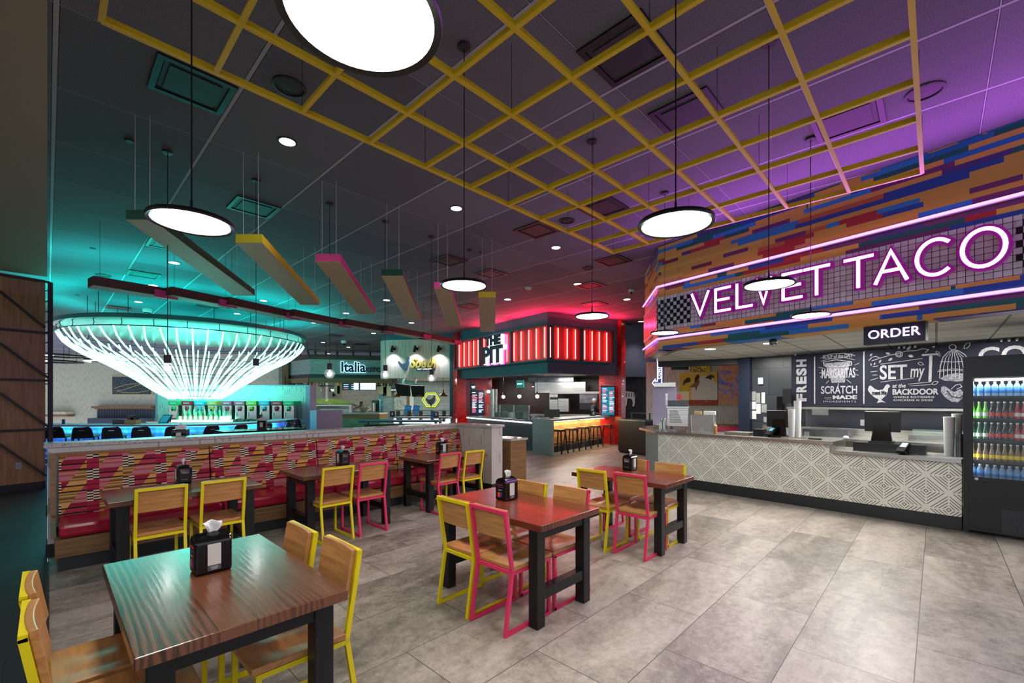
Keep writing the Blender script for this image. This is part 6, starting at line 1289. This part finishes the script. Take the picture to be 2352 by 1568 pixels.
small(MB().box(-.12, .3, -.2, .15, 0, .05), 'steel_sink_cover', m_steel, onc(1690, .35, 1.0605), 'low steel box on the upper counter right of the acrylic box', 'box', RZ)
# art wall behind
AW = Pl(at(1484, 15.6), at(1790, 12.9)); struct(MB().box(0, AW.L, 0, .2, 0, 3.0).build('wall_art_side', m_dash, **AW.kw()))
m_sky = material('yellow_white_painting', lambda: mix(noise(vec(coords()[0]*1.2, 0, coords()[2]*1.2), 1.3, 4, .6, 1).gt(.53)*1.0, 'c9a51e', 'c9bfae'), rough=.6)
def canvas(px0, py0, px1, py1, mt, label):
    a, b = AW.s_(px0, -.06), AW.s_(px1, -.06); pm = (px0+px1)/2; zt_, zb_ = AW.sz(pm, py0, -.06)[1], AW.sz(pm, py1, -.06)[1]; t = thing('painting', label, 'painting', AW.w(0, -.06), AW.rz); MB().box(a, b, 0, .05, zb_, zt_).build('canvas', mt, t); return t, a, b, zb_, zt_
t, a, b, z0, z1 = canvas(1561, 855, 1648, 931, m_sky, 'yellow painting of brown birds in flight over a rust coloured band')
_ca, _cz = a+(b-a)*.66, z0+(z1-z0)*.30
def sky2():
    x, y, z = coords(); dx = (x-_ca)/(.36*(b0-a0)); dz = (z-_cz)/(.62*(z10-z00)); r = dx*dx+dz*dz+(noise(vec(x*6, 0, z*2), 2, 5, .7, 1)-.5)*1.5; return mix(r.lt(1), mix(noise(vec(x, 0, z), 6, 4), 'c2980f', 'e0c030'), 'd2cabb')
a0, b0, z00, z10 = a, b, z0, z1
t.children[0].data.materials[0] = material('yellow_white_painting_wash', sky2, rough=.6)
MB().box(a, b, -.004, -.0005, z0, z0+.18).build('rust_band', material('rust_paint', lambda: ramp(noise(vec(coords()[0]*1.5, 0, coords()[2]*9), 4, 5, .7), [(.35, '6a1d0e'), (.55, 'a63a14'), (.7, 'd8b8a0')]), rough=.6), t)
m_bird = material('bird_brown', color='3b241a', rough=.7, var=.4, vs=20); m_bird2 = material('bird_tan', color='8a5632', rough=.7, var=.4, vs=20)
def ap(px, py): return AW.sz(px, py, -.06)
for P_, mt in (([(1568, 883), (1571, 874), (1578, 867), (1584, 867), (1587, 873), (1583, 878), (1575, 879), (1570, 885)], m_bird), ([(1583, 889), (1593, 881), (1600, 874), (1605, 872), (1607, 876), (1605, 883), (1601, 889), (1597, 889)], m_bird2), ([(1595, 878), (1596, 868), (1601, 860), (1606, 860), (1606, 868), (1601, 877)], m_bird), ([(1619, 869), (1625, 863), (1633, 860), (1639, 862), (1642, 869), (1636, 866), (1633, 873), (1628, 869)], m_bird), ([(1597, 890), (1601, 889), (1599, 898)], m_bird)): MB().py([ap(*p) for p in P_], -.004, -.0006).build('bird_shape', mt, t)
t, a, b, z0, z1 = canvas(1584, 825, 1631, 853, material('yellow_black_painting', lambda: mix(noise(vec(*coords()), 9, 3, .6, 3).gt(.52)*1.0, 'd8b814', '2a1608'), rough=.6), 'yellow and black abstract painting above the bird painting')
m_col = material('multicolour_painting', lambda: ramp(noise(vec(*coords()), 2.0, 5, .6, 1.5), [(.3, '3f62c0'), (.42, '8a7ac8'), (.5, 'd0a080'), (.58, 'd88848'), (.66, 'b07aa0'), (.75, '4a9a8a')]), rough=.6)
t, a, b, z0, z1 = canvas(1650, 836, 1696, 930, m_col, 'multicoloured blue and orange abstract painting by the navy column')
for P_ in (((1655, 838), (1668, 870), (1652, 925)), ((1668, 870), (1690, 868)), ((1668, 870), (1686, 905)), ((1658, 850), (1692, 858))): MB().ribbon([ap(*p) for p in P_], .012, -.004, -.0006).build('drawn_line', m_pink if len(P_) == 2 else m_lavender, t)
p = at(1562, 11.6, 0); t = thing('hanging_screen', 'black screen hung under the ceiling in front of the art wall', 'screen', p); MB().box(-.22, .22, 0, .05, EYE+(HY-849)*11.6/F, EYE+(HY-829)*11.6/F).build('screen_back', m_black, t); MB().box(-.02, .02, .0, .03, EYE+(HY-829)*11.6/F, 2.66).build('mount', m_blackmat, t)
# arrow sign
t = thing('arrow_sign', 'navy condiments sign shaped as an arrow pointing left with lit outline', 'sign', at(1512, 11.6), -.15)
def ar(px, py): return ((px-1512)*11.6/F, EYE+(HY-py)*11.6/F)
P_ = [(1508, 800), (1523, 800), (1523, 884), (1508, 884), (1508, 889), (1496.5, 877), (1508, 866)]
MB().py([ar(x+((x > 1515)*1.5), y) for x, y in P_], 0, .12).build('sign_body', G_('24386e'), t); MB().ribbon([ar(*p) for p in ((1510, 801), (1510, 875), (1505, 875), (1505, 870), (1498.5, 879), (1505, 887.5), (1505, 881), (1517, 881), (1519.5, 878), (1519.5, 801))], .018, -.02, -.001).build('lit_outline', m_whiteneon, t)
x, z = ar(1514.5, 846); text('lettering', 'CONDIMENTS', m_signw, t, x, -.01, z+.12, .105, .004, .003, rot=-math.pi/2, space=1.25)
t = thing('dining_table', 'pink framed table with books by the art wall', 'table', at(1685, 11.8), -.2); MB().box(-.45, .5, -.3, .3, .98, 1.03).build('tabletop', m_trimwood, t); MB().box(-.45, .5, -.32, -.28, .9, .979).build('pink_apron', m_pink, t); [MB().box(x-.03, x+.03, -.3, -.24, 0, .9).build('leg', m_pink, t) for x in (-.42, .45)]
# stall wall behind, cabinet by slate wall
# ---------------------------------------------------------------- drinks fridge
FP = Pl((5.75, 5.66), (5.75+.6612*1.25, 5.66-.7502*1.25)); W_ = 1.25; H_ = 2.24
fg = thing('drinks_fridge', 'black glass front drinks fridge beside the taco counter', 'fridge', FP.a, FP.rz)
MB().box(0, .05, 0, .8, .03, H_).build('side_panel', m_black, fg); MB().box(W_-.05, W_, 0, .8, .03, H_).build('side_panel', m_black, fg); MB().box(.05, W_-.05, .75, .8, .03, H_).build('back_panel', m_black, fg)
zd0, zd1 = FP.sz(2290, 1108)[1], FP.sz(2290, 857)[1]
MB().box(.05, W_-.05, -.02, .75, zd1, H_).build('header', m_black, fg); MB().box(.05, W_-.05, .01, .75, .05, zd0).build('lower_panel', m_black, fg)
zg0, zg1 = FP.sz(2320, 1228)[1], FP.sz(2320, 1170)[1]; x0 = FP.s_(2300)
MB().box(x0, W_-.08, -.004, .009, zg0, zg1).build('vent_grille', material('perforated_grille', lambda: mix((((coords()[0]/.02).fr()-.5).ab().lt(.25)*((coords()[2]/.022).fr()-.5).ab().lt(.25)), '26262a', '050506'), rough=.4), fg)
MB().box(.05, .09, -.03, -.001, zd0, zd1).box(.09, W_-.09, -.03, -.001, zd1-.05, zd1).box(.09, W_-.09, -.03, -.001, zd0, zd0+.05).box(W_-.09, W_-.05, -.03, -.001, zd0, zd1).build('door_frame', m_black, fg); MB().box(.09, W_-.09, -.016, -.012, zd0+.05, zd1-.05).build('door_glass', m_glassfr, fg) if 0 else MB().box(.09, W_-.09, -.016, -.012, zd0+.05, zd1-.05).build('door_glass', material('fridge_glass', color='c8d8e0', rough=.03, alpha=.06), fg)
MB().lathe([(.018, 0), (.018, .015), (0, .015)], 14).xf(Matrix.Translation((.12, -.03, zd0+.03)) @ Matrix.Rotation(math.pi/2, 4, 'X')).build('lock', m_steel, fg)
ys = (909, 961, 1009, 1058, 1101); zs = [FP.sz(2280, y, .1)[1] for y in ys]
for z in zs: MB().box(.06, W_-.06, .04, .7, z-.025, z).build('shelf', G_('16181f'), fg)
MB().box(.1, W_-.1, .03, .06, zd1-.09, zd1-.06).build('light_bar', m_whiteled, fg); light('AREA', 'fridge_lamp', FP.w(.6, .08, zd1-.1), 4, (.75, .88, 1), (math.radians(-25), 0, FP.rz), 1.0, .05); light('AREA', 'fridge_side_lamp', FP.w(.065, .06, 1.4), 2, (.75, .88, 1), (0, math.radians(-90), FP.rz), 1.2, .03)
def bott(name, prof, mt, lab, labz, capc, caph, r):
    t = thing(name, 'x', 'bottle', (0, 0, 0), 0, 'drink bottles in the fridge'); MB().lathe(prof, 14).build('glass', mt, t)
    MB().lathe([(r*1.01, labz[0]), (r*1.01, labz[1])], 14, cap=False).build('label_band', lab, t); MB().lathe([(.014, caph), (.014, caph+.016), (0, caph+.016)], 10).build('cap', capc, t); return t
def soda(c, lab): return bott('soda_bottle', [(.029, 0), (.03, .08), (.022, .12), (.013, .155), (.012, .195), (0, .195)], glassy(c), lab, (.03, .075), m_steel, .195, .03)
_gl = {}
def glassy(c):
    if c not in _gl: _gl[c] = material('drink_'+c, color=c, rough=.1, spec=.8, var=.05)
    return _gl[c]
def water(): return bott('water_bottle', [(.031, 0), (.032, .11), (.026, .135), (.014, .155), (.013, .165), (0, .165)], material('water_plastic', color='8fb4d8', rough=.1, alpha=.6), material('blue_label', lambda: ramp((coords()[2]-.03)/.07, [(0, '2f7a4a'), (.35, '1d5fb8'), (.9, '4aa8e8')]), rough=.4), (.035, .10), m_white, .165, .032)
kinds = {'water': water(), 'lime': soda('5fc41e', G_('d8e4d0')), 'green': soda('0a5a2a', G_('d8e4d0')), 'cola': soda('2a0a06', G_('c8483a')), 'red': soda('a80f22', G_('e0d8d0')), 'amber': soda('7a6030', G_('e0c81a'))}
for o_ in [c_ for k_ in kinds.values() for c_ in k_.children if c_.name.startswith('label_band')]: pass
text('label_text', 'OKA', m_white, kinds['water'], 0, -.0335, .08, .016, .0003)
rows = [('water', 'water bottle', 8, 'top shelf')], [('lime', 'lime green soda bottle', 3, 'second shelf'), ('cola', 'brown cola bottle', 4, 'second shelf'), ('red', 'red soda bottle', 2, 'second shelf')], [('green', 'dark green soda bottle', 3, 'third shelf'), ('cola', 'brown cola bottle', 4, 'third shelf'), ('red', 'red soda bottle', 2, 'third shelf')], [('amber', 'clear amber bottle with yellow label', 9, 'fourth shelf')], [('water', 'water bottle', 8, 'bottom shelf')]
od = ['first from left', 'second from left', 'third from left', 'fourth from left', 'fifth from left', 'sixth from left', 'seventh from left', 'eighth from left', 'ninth from left']; usedb = set()
for ri, row in enumerate(rows):
    N = sum(r[2] for r in row); i = 0
    for key, nm, cnt, sh_ in row:
        for k in range(cnt):
            px = 2234+i*(118/8 if N > 8 else 17); i += 1; loc = FP.w(FP.s_(px, .12), .12, zs[ri]+.0005); lb = nm+' on the '+sh_+' of the fridge, '+od[k]
            if key in usedb: dup(kinds[key], None, loc, FP.rz, lb, 'drink bottles in the fridge')
            else: usedb.add(key); kinds[key].location = loc; kinds[key].rotation_euler = (0, 0, FP.rz); kinds[key]['label'] = lb
